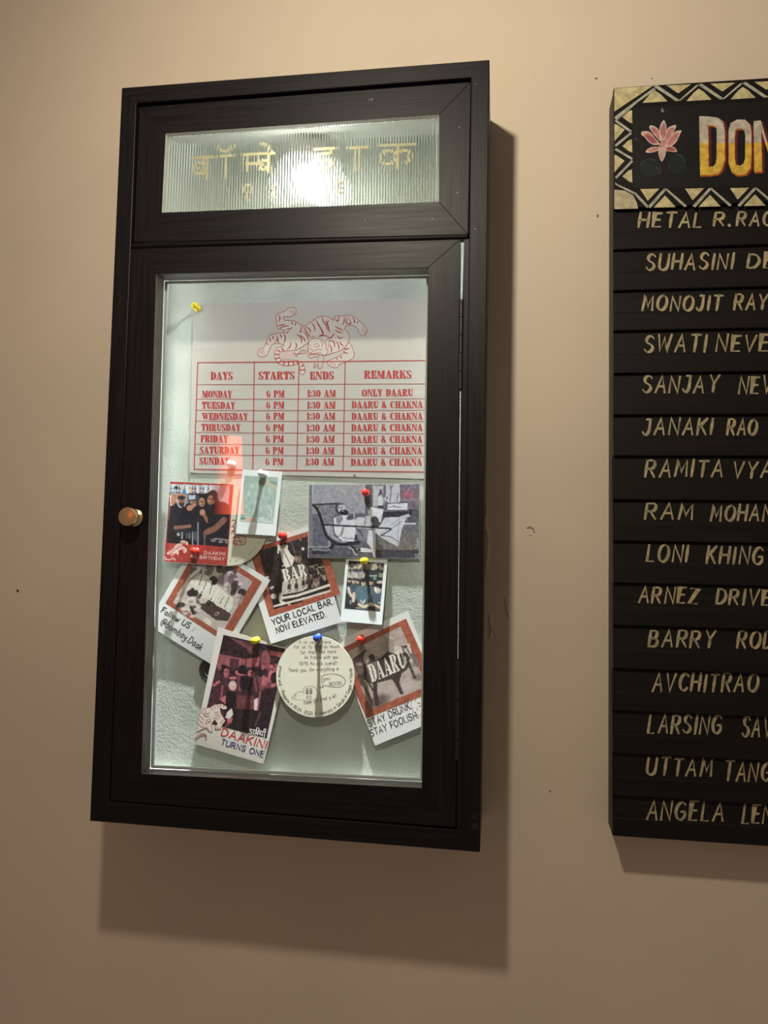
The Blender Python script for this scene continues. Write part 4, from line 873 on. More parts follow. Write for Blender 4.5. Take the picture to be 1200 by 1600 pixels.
P.poly([(780, 345), (1040, 340), (1040, 380), (980, 400), (775, 402)], G(44)); P.rect(970, 455, 1105, 468, G(205)); P.rect(950, 470, 1136, 690, G(104)); P.rect(1030, 320, 1136, 450, G(80))
P.rect(40, 690, 700, 805, G(88)); P.poly([(700, 600), (1136, 560), (1136, 720), (700, 720)], (112, 110, 104)); P.rect(700, 720, 1138, 805, G(66)); P.line([(40, 692), (250, 692)], 5, G(170)); P.line([(250, 600), (250, 690)], 4, G(200))
P.noise(0.05, 2.2)
P.poly([(100, 285), (340, 270), (340, 400), (300, 470), (190, 480), (150, 370)], G(122)); P.dots(150, (140, 290, 330, 460), 6, [G(150), G(95)], .8); P.poly([(195, 480), (300, 480), (400, 560), (510, 640), (380, 650), (280, 610), (220, 550)], G(165)); P.dots(40, (210, 490, 290, 580), 6, [G(185), G(130)], .8)
P.line(smooth([(92, 280), (140, 340), (185, 470), (215, 570), (270, 630), (340, 665), (450, 665), (540, 640)]), 13, G(28)); P.line([(92, 276), (350, 263)], 7, G(30)); P.line([(300, 650), (270, 700), (200, 740), (90, 750)], 17, G(40)); 
for i in range(6): P.line([(110+i*22, 700), (170+i*16, 760)], 5, G(40)); P.line([(90+i*25, 720+i*3), (200+i*12, 690+i*6)], 4, G(150))
P.poly([(285, 420), (330, 372), (440, 380), (500, 430), (515, 560), (490, 640), (370, 632), (300, 580)], G(214)); P.line([(286, 420), (300, 580), (370, 632)], 5, G(80)); P.line(smooth([(290, 540), (330, 590), (370, 560), (380, 500)]), 4, G(70)); P.line([(380, 600), (440, 612), (480, 608)], 4, G(120)); P.ell(350, 420, 34, 50, G(120), .8); P.line([(395, 500), (370, 590)], 4, G(130))
P.ell(352, 312, 46, 56, G(64)); P.ell(370, 312, 36, 48, G(190)); P.ell(366, 268, 38, 10, G(96)); P.ell(394, 352, 44, 27, G(26)); P.line([(340, 372), (300, 400)], 5, G(60)); P.ell(384, 338, 12, 5, G(170)); P.ell(375, 300, 10, 5, G(40)); P.ell(350, 302, 9, 5, G(50)); P.ell(368, 318, 6, 10, G(130)); P.ell(430, 315, 14, 20, G(160), .6)
P.ell(460, 402, 44, 26, G(100), rot=-20); P.line([(435, 400), (490, 385)], 4, G(60)); P.line([(430, 415), (490, 402)], 4, G(60)); P.line([(495, 350), (495, 430)], 5, G(190)); P.ell(400, 455, 40, 26, G(208)); P.ell(470, 455, 50, 30, G(210))
P.ell(560, 445, 66, 48, G(198)); P.ell(630, 440, 52, 54, G(192)); P.line([(610, 400), (600, 480)], 5, G(120)); P.poly([(635, 330), (662, 297), (786, 322), (755, 450), (690, 420), (640, 415)], G(214)); P.ell(700, 430, 36, 42, G(66), rot=-30); P.ell(735, 475, 40, 24, G(70)); P.ell(700, 490, 40, 12, G(50))
P.poly([(690, 530), (760, 470), (800, 402), (975, 395), (1010, 408), (965, 520), (930, 690), (850, 650), (740, 585)], G(200)); P.line([(960, 440), (790, 570)], 5, G(140)); P.line([(930, 420), (760, 560)], 4, G(160)); P.line([(750, 580), (850, 590), (930, 640)], 5, G(110)); P.line([(940, 410), (920, 690)], 4, G(150)); P.line([(760, 580), (860, 520)], 6, G(60)); P.line([(960, 402), (1040, 378)], 15, G(186)); P.ell(1050, 350, 15, 34, G(40))
P.poly([(510, 520), (650, 520), (640, 600), (600, 640), (530, 620)], G(130)); P.poly([(520, 520), (560, 520), (600, 620)], G(90)); P.poly([(640, 530), (708, 522), (706, 800), (690, 795), (660, 700), (618, 645)], G(206)); P.line([(690, 560), (680, 780)], 4, G(165)); P.ell(600, 728, 78, 26, G(208), rot=8); P.line([(540, 745), (670, 752)], 5, G(60)); P.ell(545, 722, 16, 16, G(40))
P.line([(170, 472), (460, 487), (855, 512)], 8, G(34)); P.line([(460, 498), (840, 522)], 4, G(200)); P.ell(515, 585, 13, 30, G(44)); P.line([(515, 540), (515, 570)], 6, G(160)); P.line([(500, 610), (530, 610)], 7, G(50)); P.line([(430, 660), (540, 650)], 18, G(40)); P.line([(330, 690), (440, 692)], 6, G(120)); P.line(smooth([(440, 700), (480, 715), (500, 760), (525, 768)]), 5, G(190)); P.line([(470, 680), (520, 740)], 9, G(36))
P.dots(30, (1090, 640, 1130, 700), 7, [G(190), G(90)], .7); P.dots(18, (1095, 765, 1135, 795), 6, [G(200), G(60)], .8); P.line([(770, 670), (770, 770)], 6, G(80)); P.rect(1115, 600, 1125, 690, G(170), .7)
P.noise(0.045, 3.2); P.noise(0.03, 0.9); P.build('picture', t)

# group instant photo
GR = Sheet(crop(530, 870, 13.915)([(150, 10), (1055, 25), (930, 1480), (25, 1400)]), [3.6, 3.6, 10.5, 9.5])
t = card('instant_photo', 'small white-framed instant photo of a group at a bar, below the postcard', 'instant photo', GR, COOL, 0.0006, 'small instant photos')
P = Painter(GR, crop(530, 870, 13.915)([(205, 80), (975, 140), (885, 1190), (115, 1125)]), 88, 110, (44, 48, 50), (530, 870, 13.915), 6)
P.rect(180, 60, 1000, 150, (24, 22, 24)); P.dots(70, (200, 165, 960, 275), 26, [(176, 168, 146), (150, 150, 130), (90, 86, 80), (206, 196, 168)], .8, 1.6); P.rect(180, 280, 620, 335, (60, 66, 70)); P.rect(640, 290, 980, 440, (50, 56, 60)); P.dots(50, (200, 345, 590, 440), 26, [(190, 180, 160), (150, 150, 150), (200, 196, 186)], .8, 1.5); P.rect(660, 395, 820, 430, (150, 156, 152)); P.rect(860, 350, 960, 450, (140, 130, 112)); P.rect(820, 520, 940, 580, (176, 172, 160)); P.rect(740, 440, 810, 500, (110, 150, 140))
P.poly([(170, 640), (300, 590), (460, 620), (640, 620), (860, 680), (940, 820), (890, 1180), (140, 1120)], (72, 88, 96)); P.ell(470, 800, 150, 170, (92, 116, 126), .8); P.ell(640, 780, 90, 170, (84, 104, 118), .8); P.ell(820, 920, 110, 150, (80, 94, 106), .9); P.rect(130, 800, 260, 1130, (40, 46, 50), .9); P.ell(310, 1040, 110, 100, (50, 44, 48))
for x, y, r, c in ((318, 535, 44, (196, 176, 156)), (400, 545, 36, (206, 184, 160)), (525, 575, 46, (208, 188, 158)), (690, 560, 44, (208, 172, 150)), (220, 520, 38, (190, 172, 150)), (835, 700, 76, (226, 218, 196))):
    P.face(x, y, r, r*1.25, c); P.ell(x+8, y-r*1.05, r*1.05, r*.55, (40, 38, 38))
P.ell(905, 640, 40, 60, (34, 32, 34)); P.line([(200, 680), (225, 780), (260, 850)], 30, (206, 196, 178)); P.line([(320, 800), (305, 960)], 32, (200, 184, 166)); P.line([(430, 1030), (540, 1090), (700, 1020)], 32, (210, 192, 160)); P.line([(740, 1050), (880, 1110)], 32, (206, 186, 158)); P.line([(470, 960), (520, 1010), (560, 940)], 20, (180, 190, 188)); P.line([(760, 1080), (870, 1140)], 18, (130, 76, 62)); P.rect(640, 1080, 780, 1160, (54, 54, 58)); P.ell(430, 1110, 70, 24, (130, 126, 120)); P.line([(620, 520), (640, 780)], 26, (46, 56, 60), .8); P.ell(245, 990, 20, 50, (150, 166, 160), .8); P.ell(880, 1000, 30, 12, (214, 210, 196))
P.noise(0.045, 3.2); P.noise(0.025, 1.0); P.build('picture', t)

# stay drunk print
Z6 = crop(545, 950, 7.275)
SD = Sheet(Z6([(-160, 383), (670, 35), (1150, 1213), (300, 1565)]), [2.5, 3, 9, 8])
t = card('instant_photo_print', 'white photo print with rust border, lettered about staying foolish, at the lower right', 'photo print', SD, WHITE, group='rust bordered photo prints')
P = Painter(SD, Z6([(-130, 480), (650, 120), (1010, 930), (200, 1255)]), 150, 150, RUST, (545, 950, 7.275), 8); P.noise(0.02, 1.2)
P.poly([(-15, 500), (590, 210), (890, 890), (245, 1150)], (176, 160, 150)); P.noise(0.04, 7)
P.ell(330, 1060, 130, 60, (92, 78, 72), .9, rot=-20, soft=.9); P.ell(420, 900, 110, 60, (186, 172, 162), .8, soft=.8); P.ell(700, 880, 120, 60, (190, 176, 166), .8, rot=-25, soft=.8); P.ell(780, 790, 60, 40, (120, 104, 98), .8, soft=.8)
P.poly([(400, 320), (500, 310), (520, 500), (480, 540), (400, 490)], (160, 146, 136)); P.line([(440, 320), (500, 350)], 8, (206, 194, 182)); P.poly([(510, 440), (690, 400), (720, 520), (640, 520), (520, 540)], (204, 192, 178)); P.line([(600, 430), (640, 520)], 8, (70, 58, 54)); P.line([(640, 430), (700, 530)], 7, (90, 76, 70)); P.ell(640, 440, 26, 20, (90, 76, 70))
P.poly([(40, 580), (200, 470), (310, 590), (370, 560), (440, 490), (540, 530), (650, 500), (700, 570), (700, 640), (660, 700), (580, 760), (560, 830), (480, 810), (330, 850), (280, 860), (130, 860), (70, 700)], (70, 57, 54))
P.ell(205, 560, 40, 80, (168, 152, 142), rot=12); P.ell(262, 560, 34, 34, (60, 48, 46)); P.ell(130, 700, 50, 60, (104, 88, 84)); P.ell(120, 640, 40, 18, (150, 134, 126)); P.ell(320, 565, 20, 14, (150, 134, 124)); P.line([(130, 800), (200, 960), (240, 1060)], 24, (84, 70, 66)); P.line([(190, 830), (280, 970)], 16, (180, 164, 152)); P.line([(150, 900), (240, 1080)], 14, (190, 174, 162), .6); P.line([(210, 820), (300, 980)], 9, (60, 48, 46))
P.line([(300, 840), (300, 960), (320, 1090)], 24, (64, 52, 50)); 
for i in range(7): P.ell(548+i*9, 850+i*20, 30-i*1.5, 12, (62, 50, 48), rot=-20); P.ell(690+i*10, 650+i*24, 22-i, 12, (62, 50, 48), rot=-20)
P.poly([(480, 800), (600, 750), (570, 850), (530, 860)], (66, 54, 50)); P.ell(725, 590, 40, 26, (200, 188, 176), rot=-30); P.ell(740, 640, 30, 30, (150, 134, 126)); P.poly([(690, 530), (740, 500), (810, 660), (770, 680)], (120, 104, 98))
P.poly([(190, 650), (310, 600), (330, 800), (260, 850)], (118, 102, 95)); P.fat('DAARU', (262, 850), (662, 672), 205, (228, 218, 202), (-0.26, -0.965), .5)
P.line([(640, 560), (650, 620), (620, 670)], 9, (200, 186, 172)); P.noise(0.045, 3.2); P.noise(0.025, 0.9); P.build('picture', t)
def f(g):
    a, b, c, d = Z6([(235, 1352), (722, 1142), (256, 1462), (796, 1243)]); BK = k((46, 42, 42))
    write(g, SD, 'STAY DRUNK.', a, b, 11.2, 0.6, BK, 0.12, 0.35, space=3.2); write(g, SD, 'STAY FOOLISH.', c, d, 10.4, 0.6, BK, 0.12, 0.35, space=3.2)
ink_part('handwriting', t, f)
def f(g):
    R2 = k((190, 120, 110)); cx, cy = Z6([(835, 1095)])[0]
    for r in (17.5,): ribbon(g, SD, [(cx+r*math.cos(a), cy+r*math.sin(a)) for a in np.linspace(0, 2*math.pi, 40)], 0.3, R2)
    for pts in ([(780, 1080), (800, 1070), (815, 1085)], [(750, 1050), (765, 1040)], [(800, 1020), (805, 1005)], [(800, 1120), (820, 1105), (835, 1120)], [(770, 1140), (785, 1150)]): ribbon(g, SD, Z6(pts), 0.5, R2)
ink_part('stamp', t, f)

# black disc and the turns one card
BD = disc_sheet(331, 1046, 20.5, 23, [1, 1, 1, 1])
t = thing('rubber_disc', 'black round ridged disc peeking out behind the tilted anniversary card', 'disc', BD(331, 1069))
cc = BD(331, 1046); g = Geo(); rr = 0.0165
g.lathe([(rr, -0.0008), (rr, 0.0026), (rr*0.95, 0.0034), (rr*0.86, 0.0034), (rr*0.82, 0.0022), (rr*0.74, 0.0022), (rr*0.7, 0.0032), (rr*0.6, 0.0032), (rr*0.56, 0.002), (0, 0.002)], cc, n=48); g.build('ridged_face', BLACK, t, smooth=True)
Z7 = crop(300, 975, 7.111)
TO = Sheet(Z7([(290, 35), (1097, 284), (795, 1555), (25, 1330)]), [9.5, 5.2, 11, 13])
t = card('anniversary_card', 'white tilted card with a purple-toned party photo and red and blue lettering', 'greeting card', TO, paper('warm_white_card', (214, 208, 198)), 0.0006)
P = Painter(TO, Z7([(350, 120), (1040, 275), (830, 1270), (128, 1088)]), 140, 190, (66, 38, 46), (300, 975, 7.111), 12)
PK = lambda v: (v, int(v*.57), int(v*.6))
P.poly([(350, 120), (1040, 275), (1000, 480), (300, 330)], (44, 26, 34))
for i in range(16): P.line([(700, 330), (420+i*22, 150+i*6)], 3.5, PK(150), .6)
P.ell(690, 290, 90, 50, PK(110), .7, rot=20); P.poly([(300, 330), (600, 380), (590, 480), (280, 470)], PK(146)); P.poly([(310, 300), (620, 370), (615, 395), (310, 335)], (52, 30, 38)); P.poly([(600, 390), (760, 360), (740, 470), (600, 480)], PK(160)); P.ell(815, 400, 58, 110, PK(136)); P.poly([(862, 292), (1035, 325), (1010, 370), (862, 345)], PK(186)); P.poly([(880, 360), (1000, 380), (980, 480), (890, 470)], (54, 32, 38)); P.line([(600, 250), (605, 480)], 3, (36, 22, 30)); P.line([(760, 290), (750, 500)], 3, (36, 22, 30)); P.poly([(420, 380), (520, 390), (510, 500), (420, 490)], (74, 42, 48))
P.ell(350, 500, 54, 48, (34, 22, 28)); P.face(380, 545, 30, 52, PK(184)); P.poly([(250, 640), (330, 610), (400, 640), (400, 900), (190, 900)], (70, 40, 46)); P.line([(300, 640), (240, 680)], 14, PK(176)); P.poly([(300, 830), (400, 780), (370, 890)], PK(186)); P.line([(340, 690), (320, 840)], 10, PK(150)); P.ell(305, 480, 24, 40, PK(160), .8)
P.ell(470, 530, 40, 34, (58, 34, 40)); P.ell(500, 540, 20, 26, PK(186)); P.ell(452, 685, 44, 56, (214, 176, 168)); P.line([(430, 600), (480, 600)], 14, PK(190)); P.line([(520, 590), (530, 730)], 18, PK(120)); P.ell(560, 515, 52, 60, (26, 18, 26)); P.line([(500, 555), (610, 575)], 9, PK(188)); P.poly([(600, 500), (720, 490), (760, 540), (700, 540), (600, 520)], (40, 24, 30)); P.face(655, 552, 34, 44, PK(190)); P.ell(600, 660, 70, 90, (28, 20, 30)); P.poly([(680, 580), (790, 570), (800, 740), (700, 760)], PK(116)); P.line([(720, 590), (740, 740)], 12, PK(60)); P.ell(760, 540, 26, 50, (30, 18, 26))
P.dots(46, (790, 470, 940, 700), 24, [PK(170), PK(120), PK(200), (60, 34, 40)], .85); P.ell(910, 600, 36, 60, (36, 22, 28)); P.poly([(760, 740), (940, 690), (870, 1100), (760, 1080)], (44, 28, 34)); P.line([(760, 760), (720, 960)], 10, PK(170)); P.poly([(690, 840), (735, 820), (720, 960), (690, 960)], (222, 200, 196)); P.poly([(500, 790), (690, 800), (690, 950), (490, 940)], PK(106)); P.noise(0.05, 2.5); P.poly([(480, 940), (850, 970), (820, 1270), (400, 1160)], (34, 25, 32)); P.poly([(380, 740), (490, 760), (470, 1000), (350, 1100), (370, 900)], (28, 20, 28)); P.line([(760, 990), (700, 1130)], 10, PK(96)); P.line([(540, 980), (530, 1150)], 30, (48, 32, 38)); P.line([(640, 1000), (630, 1140)], 24, (46, 34, 40))
P.poly([(440, 935), (458, 1000), (425, 1052), (368, 1042), (392, 980)], (222, 212, 204)); P.poly([(385, 1050), (455, 1045), (440, 1095), (400, 1115)], PK(180)); P.line([(400, 1110), (360, 1150)], 5, PK(150))
P.noise(0.045, 3.2); P.noise(0.02, 1.0); P.build('picture', t)
def f(g):
    FL = k((220, 206, 194)); LN = k((150, 58, 62))
    z = lambda pts: Z7(pts)
    for sh in ([(205, 925), (250, 895), (330, 885), (385, 915), (385, 945), (350, 950), (310, 930), (320, 990), (372, 1075), (330, 1130), (318, 1165), (262, 1170), (250, 1140), (285, 1110), (250, 1060), (215, 1120), (230, 1200), (190, 1190), (165, 1150), (110, 1170), (55, 1200), (60, 1120), (80, 1010), (130, 940)],):
        poly(g, TO, z(sh), FL, 0.00025)
        ribbon(g, TO, z(sh+[sh[0]]), 0.28, LN, lift=0.0003)
    for a, b in (((60, 1100), (100, 1150)), ((75, 1060), (125, 1120)), ((85, 1020), (130, 1070)), ((110, 980), (145, 1030)), ((140, 945), (150, 990)), ((205, 925), (235, 960)), ((240, 905), (262, 945)), ((275, 895), (292, 930)), ((310, 892), (322, 925)), ((350, 900), (352, 930)), ((245, 985), (300, 975)), ((250, 1010), (310, 1005)), ((262, 1030), (322, 1030)), ((225, 1040), (300, 1060)), ((320, 1080), (362, 1062)), ((305, 1100), (345, 1095)), ((100, 1140), (140, 1150)), ((165, 1100), (200, 1090)), ((180, 1060), (210, 1050)), ((150, 1085), (160, 1130))):
        ribbon(g, TO, z([a, ((a[0]+b[0])/2+5, (a[1]+b[1])/2), b]), 0.5, LN, lift=0.0003, taper=.7)
    for pts in ([(140, 1010), (160, 1030), (190, 1020)], [(145, 985), (170, 1000), (195, 985)], [(160, 1060), (180, 1085), (215, 1075), (210, 1110)], [(270, 1140), (265, 1165)], [(290, 1140), (288, 1168)]): ribbon(g, TO, z(smooth(pts)), 0.35, k((70, 70, 78)) if pts[0][0] < 150 else LN, lift=0.0003)
    tail = smooth([(38, 1275), (70, 1250), (110, 1225), (150, 1235), (160, 1275)]); ribbon(g, TO, z(tail), 1.5, FL, lift=0.00025)
    for dd in (-10, 10): ribbon(g, TO, z([(x, y+dd) for x, y in tail]), 0.3, LN, lift=0.0003)
    for i in range(2, len(tail)-1, 3): x, y = tail[i]; ribbon(g, TO, z([(x-3, y-10), (x, y), (x+3, y+10)]), 0.5, LN, lift=0.0003)
ink_part('tiger_emblem', t, f)
def f(g):
    a, b, c, d = Z7([(322, 1238), (818, 1388), (318, 1338), (788, 1480)])
    write(g, TO, 'DAAKINI', a, b, 12.2, 0.95, k((196, 50, 62)), 0.02, 0, gap=2.6); write(g, TO, 'TURNS ONE', c, d, 8.8, 0.72, k((44, 48, 108)), 0.02, 0, gap=2.6, space=3)
    W = k((232, 226, 220)); z = Z7
    for pts, sm in (([(640, 1168), (822, 1200)], 0), ([(662, 1172), (645, 1190), (668, 1202), (650, 1222), (632, 1215)], 1), ([(690, 1178), (682, 1228)], 0), ([(712, 1182), (702, 1232)], 0), ([(712, 1180), (722, 1155), (742, 1160), (750, 1185)], 1), ([(738, 1186), (728, 1238)], 0), ([(732, 1212), (716, 1200), (714, 1220), (732, 1218)], 1), ([(736, 1205), (752, 1205), (748, 1228)], 1), ([(770, 1192), (758, 1228), (778, 1232), (790, 1196)], 1), ([(790, 1196), (780, 1246)], 0), ([(812, 1200), (800, 1268)], 0), ([(812, 1200), (820, 1172), (804, 1168), (796, 1190)], 1)):
        q = z(smooth(pts) if sm else [pts[0], ((pts[0][0]+pts[1][0])/2, (pts[0][1]+pts[1][1])/2), pts[1]]); ribbon(g, TO, q, 1.05, k((24, 20, 24)), lift=0.0002); ribbon(g, TO, q, 0.62, W, lift=0.00026)
ink_part('lettering', t, f)

# front coaster with the thank you note
Z8 = crop(425, 985, 8.889)
(ccx, ccy) = Z8([(603, 642)])[0]
CF = disc_sheet(ccx, ccy, 61.3, 63.6, [8.5, 8.5, 13, 13])
t = thing('paper_coaster', 'round cream coaster with a handwritten thank you note, pinned by a blue pin', 'coaster', CF(ccx, ccy+63), 'drink coasters')
disc_body(CF, ccx, ccy, 61.3, 63.6, IVORY, t, 0.0015)
PC = k((98, 96, 86))
def f(g):
    for s_, x0, y0, x1, y1 in (('It is very rare', 365, 180, 812, 180), ('for us to like so much', 300, 247, 935, 240), ('for that and more', 390, 325, 890, 308), ('be friends with you.', 455, 395, 925, 385), ('13/10 As Ask overall!', 375, 482, 905, 472), ('Thank you, for everything <', 225, 572, 920, 553), ('you', 708, 692, 805, 680), ('Thank you great & all!'.replace('&', 'y'), 440, 1032, 893, 925)):
        a, b = Z8([(x0, y0), (x1, y1)]); write(g, CF, s_, a, b, 5.0, 0.28, PC, 0.1, 0.4, space=4)
    a, b = Z8([(800, 768), (968, 750)]); write(g, CF, 'ROCK!', a, b, 5.2, 0.3, k((70, 68, 64)), 0.1, 0.3)
    def arc(txt, a0, a1, r, h):
        tot = sum(strokes_of(ch)[0]+2.6 for ch in txt); x = 0
        for ch in txt:
            w, ss = strokes_of(ch); a = a0+(a1-a0)*(x+w/2)/tot; dx, dy = math.cos(a), math.sin(a)
            sc_ = abs(a1-a0)*r/tot
            for pts in ss:
                q = [(ccx+dx*(r-b_/10*h)+(dy)*(a_-w/2)*sc_, ccy+dy*(r-b_/10*h)*1.035-(dx)*(a_-w/2)*sc_) for a_, b_ in pts]
                if len(q) == 2: q = [q[0], ((q[0][0]+q[1][0])/2, (q[0][1]+q[1][1])/2), q[1]]
                ribbon(g, CF, q, 0.3, k((84, 82, 74)))
            x += w+2.6
    arc('prerna and - Rajguru < 15.04. 2023 < Namrata < Sarah < Sagar < Harsh', math.radians(196), math.radians(-14), 58.0, 5.0)
    DKP = k((74, 72, 68))
    for pts, w in (([(712, 770), (690, 700), (690, 650), (740, 612), (860, 604), (960, 630), (1018, 690), (1000, 750), (940, 784), (840, 782), (740, 766), (700, 785), (655, 796)], .32), ([(712, 770), (690, 788), (655, 796)], .3),
        ([(440, 870), (440, 800), (500, 772), (580, 776), (615, 820), (660, 890), (690, 930)], .26), ([(440, 850), (380, 850), (330, 880), (280, 940), (400, 965)], .24), ([(320, 870), (330, 910), (300, 940)], .24), ([(570, 965), (620, 930), (680, 920), (670, 945), (600, 960)], .24), ([(420, 965), (480, 975), (560, 970)], .22)):
        ribbon(g, CF, Z8(smooth(pts)), w, DKP if w > .28 else k((130, 128, 116)))
    for cx, cy, rx, ry in ((488, 842, 17, 40), (540, 842, 15, 40), (488, 852, 9, 22), (540, 852, 8, 22)):
        ribbon(g, CF, Z8([(cx+rx*math.cos(a), cy+ry*math.sin(a)) for a in np.linspace(0, 2*math.pi, 22)]), .36, DKP)
    ribbon(g, CF, Z8(smooth([(478, 915), (540, 912), (530, 945), (495, 950), (478, 915)])), .32, DKP)
ink_part('handwriting', t, f)

# push pins: needle, collar, waist and head
PINC = {c: plain(c+'_plastic', v, 0.25, 0, 0.6) for c, v in (('yellow', (0.83, 0.66, 0.02)), ('red', (0.72, 0.035, 0.02)), ('blue', (0.02, 0.09, 0.5)), ('white', (0.8, 0.8, 0.78)))}
STEEL = plain('needle_steel', (0.6, 0.6, 0.6), 0.3, 1.0)
PINS = [('yellow', 303, 477, PO, 'yellow push pin at the top left corner of the schedule poster'), ('white', 407, 739, GI, 'white push pin holding the hazy green instant photo'),
        ('white', 358.5, 724, PO, 'white push pin in the lower left of the schedule poster'), ('red', 301, 860.5, RB, 'red push pin in the red birthday card'),
        ('red', 439, 836.5, LB, 'red push pin at the top of the local bar print'), ('red', 570, 769, BW, 'red push pin in the black and white postcard'),
        ('yellow', 567.5, 876.5, GR, 'yellow push pin holding the group instant photo below the postcard'), ('yellow', 396.5, 1001.5, TO, 'yellow push pin in the tilted anniversary card'),
        ('blue', 494, 997, CF, 'blue push pin through the front coaster'), ('red', 562, 999.5, SD, 'red push pin in the print lettered about staying foolish')]
HP = 0.0145
for c, px, py, S, lab in PINS:
    u, v = ap(S.H, px, py); y0 = YB-S.lift(u, v); h = at(px, py, y0-HP); b0 = Vector((h.x, y0, h.z))
    t = thing('push_pin', lab, 'push pin', b0, 'push pins on the display board')
    g = Geo(); g.lathe([(0.0024, 0.0), (0.0046, 0.0006), (0.0049, 0.0018), (0.0042, 0.0028), (0.0024, 0.0040), (0.0018, 0.0070), (0.0021, 0.0100), (0.0036, 0.0116), (0.0044, 0.0126), (0.0044, 0.0140), (0.0036, 0.0152), (0.0, 0.0155)], b0, n=24)
    g.build('plastic_head', PINC[c], t, smooth=True, angle=60)
    g = Geo(); e = max(y0-YB, 0); g.lathe([(0.0002, -min(0.004+0*e, 0.006)), (0.0006, -0.001), (0.0006, 0.0004)], b0, n=8); g.build('needle', STEEL, t)

# ------------------------------------------------------------------ painted name board
D2 = 0.0443
YBF = -D2
bx0 = at(958.5, 700, YBF).x; bx1 = bx0+0.36
ztop = at(959, 137, YBF).z; zhb = at(958.5, 326.5, YBF).z
board = thing('name_board', 'black wooden honours board with hand-painted names and zigzag bordered header', 'sign board', (bx0+0.18, 0, at(957, 1307, YBF).z))
bnd = [327, 390, 454, 517, 583.5, 648.5, 712.5, 781, 845.5, 911, 977.5, 1045, 1110.5, 1177.5, 1244, 1307]
zs = [at(957.5, b_, YBF).z for b_ in bnd]
g = Geo(); g.box((bx0+0.0006, YBF+0.009, zs[-1]+0.001), (bx1, 0.0, ztop-0.001)); g.build('backing', BOARD_EDGE, board, bevel=0.0008)
def SB(px, py, l=0.0): return at(px, py, YBF-l)
# header panel
g = Geo(); g.box((bx0, YBF, zhb+0.0006), (bx1, YBF+0.0088, ztop)); header = g.build('header_panel', BOARD_WOOD, board, bevel=0.0009)
c8 = crop(930, 100, 4.444)
CREAM = (0.50, 0.43, 0.235); CREAM2 = (0.44, 0.39, 0.25); GREY = (0.36, 0.36, 0.29)
def zz(pts, c, l): poly(g, SB, c8(pts), c, l)
g = Geo()
# top band: y runs from the board edge (165 at x=130) to the panel (275 at x=262); right end drops by 45 per 1070
def ty(x, f): return (163-0.040*(x-130))*(1-f)+(290-0.040*(x-262)*1.0)*f-(0 if f < 1 else 0)
def by(x, f): return (864-0.010*(x-265))*(1-f)+(1008-0.017*(x-130))*f
END = 2200
step = 306
zz([(133, 168), (400, 152), (310, 212), (133, 330)], CREAM, 0.00012)                  # corner field
xs = list(range(565, END, step))
for x in xs: zz([(x-72, ty(x-72, 0.0)), (x+100, ty(x+100, 0.0)), (x+12, ty(x+12, 0.44))], CREAM, 0.00012)
for i in range(7):
    x = 412+i*306
    zz([(x-85, ty(x-85, .87)), (x-30, ty(x, .42)), (x, ty(x, .24)), (x+38, ty(x+38, .42)), (x+90, ty(x+90, .84))], CREAM, 0.00012)
    zz([(x-10, ty(x, .02)), (x+22, ty(x+22, -.02)), (x+170, ty(x+170, .78)), (x+150, ty(x+150, .86))], GREY, 0.00014)      # light line down
    zz([(x+160, ty(x+160, .86)), (x+182, ty(x+182, .82)), (x+318, ty(x+318, .0)), (x+290, ty(x+290, .04))], GREY, 0.00014)  # light line up
zz([(135, 378), (140, 362), (405, 165), (420, 178), (300, 262), (150, 392)], GREY, 0.00014)
# left band
for y in (368, 570, 780): zz([(188, y), (232, y-40), (255, y-48), (258, y+45), (235, y+36)], CREAM, 0.00012)
for y in (465, 680): zz([(133, y-50), (150, y-45), (205, y-8), (190, y+8), (133, y+72)], CREAM, 0.00012)
for a, b in (((140, 392), (250, 470)), ((250, 478), (140, 568)), ((140, 590), (258, 660)), ((258, 672), (142, 792))):
    dx, dy = b[0]-a[0], b[1]-a[1]; l = math.hypot(dx, dy); nx, ny = -dy/l*8, dx/l*8
    zz([(a[0]+nx, a[1]+ny), (b[0]+nx, b[1]+ny), (b[0]-nx, b[1]-ny), (a[0]-nx, a[1]-ny)], GREY, 0.00014)
zz([(140, 818), (150, 832), (285, 895), (375, 990), (360, 1000), (270, 905), (140, 838)], GREY, 0.00014)
zz([(133, 872), (205, 880), (262, 910), (290, 965), (298, 1004), (133, 1008)], CREAM2, 0.00012)
# bottom band
for i in range(6):
    x = 370+i*312
    zz([(x-58, by(x, .04)), (x+75, by(x+75, .02)), (x-5, by(x, .62))], CREAM, 0.00012)
    zz([(x+35, by(x, .95)), (x+115, by(x+115, .36)), (x+190, by(x+190, .95))], CREAM, 0.00012)
    zz([(x-8, by(x, .92)), (x+108, by(x+108, .02)), (x+125, by(x+125, .08)), (x+14, by(x, .98))], GREY, 0.00014)
    zz([(x+108, by(x+108, .02)), (x+128, by(x+128, .02)), (x+268, by(x+268, .90)), (x+250, by(x+250, .96))], GREY, 0.00014)
def clampx(geo, xmax):
    geo.v = [(min(v[0], xmax), v[1], v[2]) for v in geo.v]
clampx(g, bx1-0.0005)
g.build('zigzag_border', BRUSH, header, colors=True, tri=True)
g = Geo(); poly(g, SB, c8([(262, 305), (1300, 252), (1300, 846), (268, 862)]), (0.005, 0.0042, 0.005), 0.0001); g.build('dark_field', BRUSH, header, colors=True)
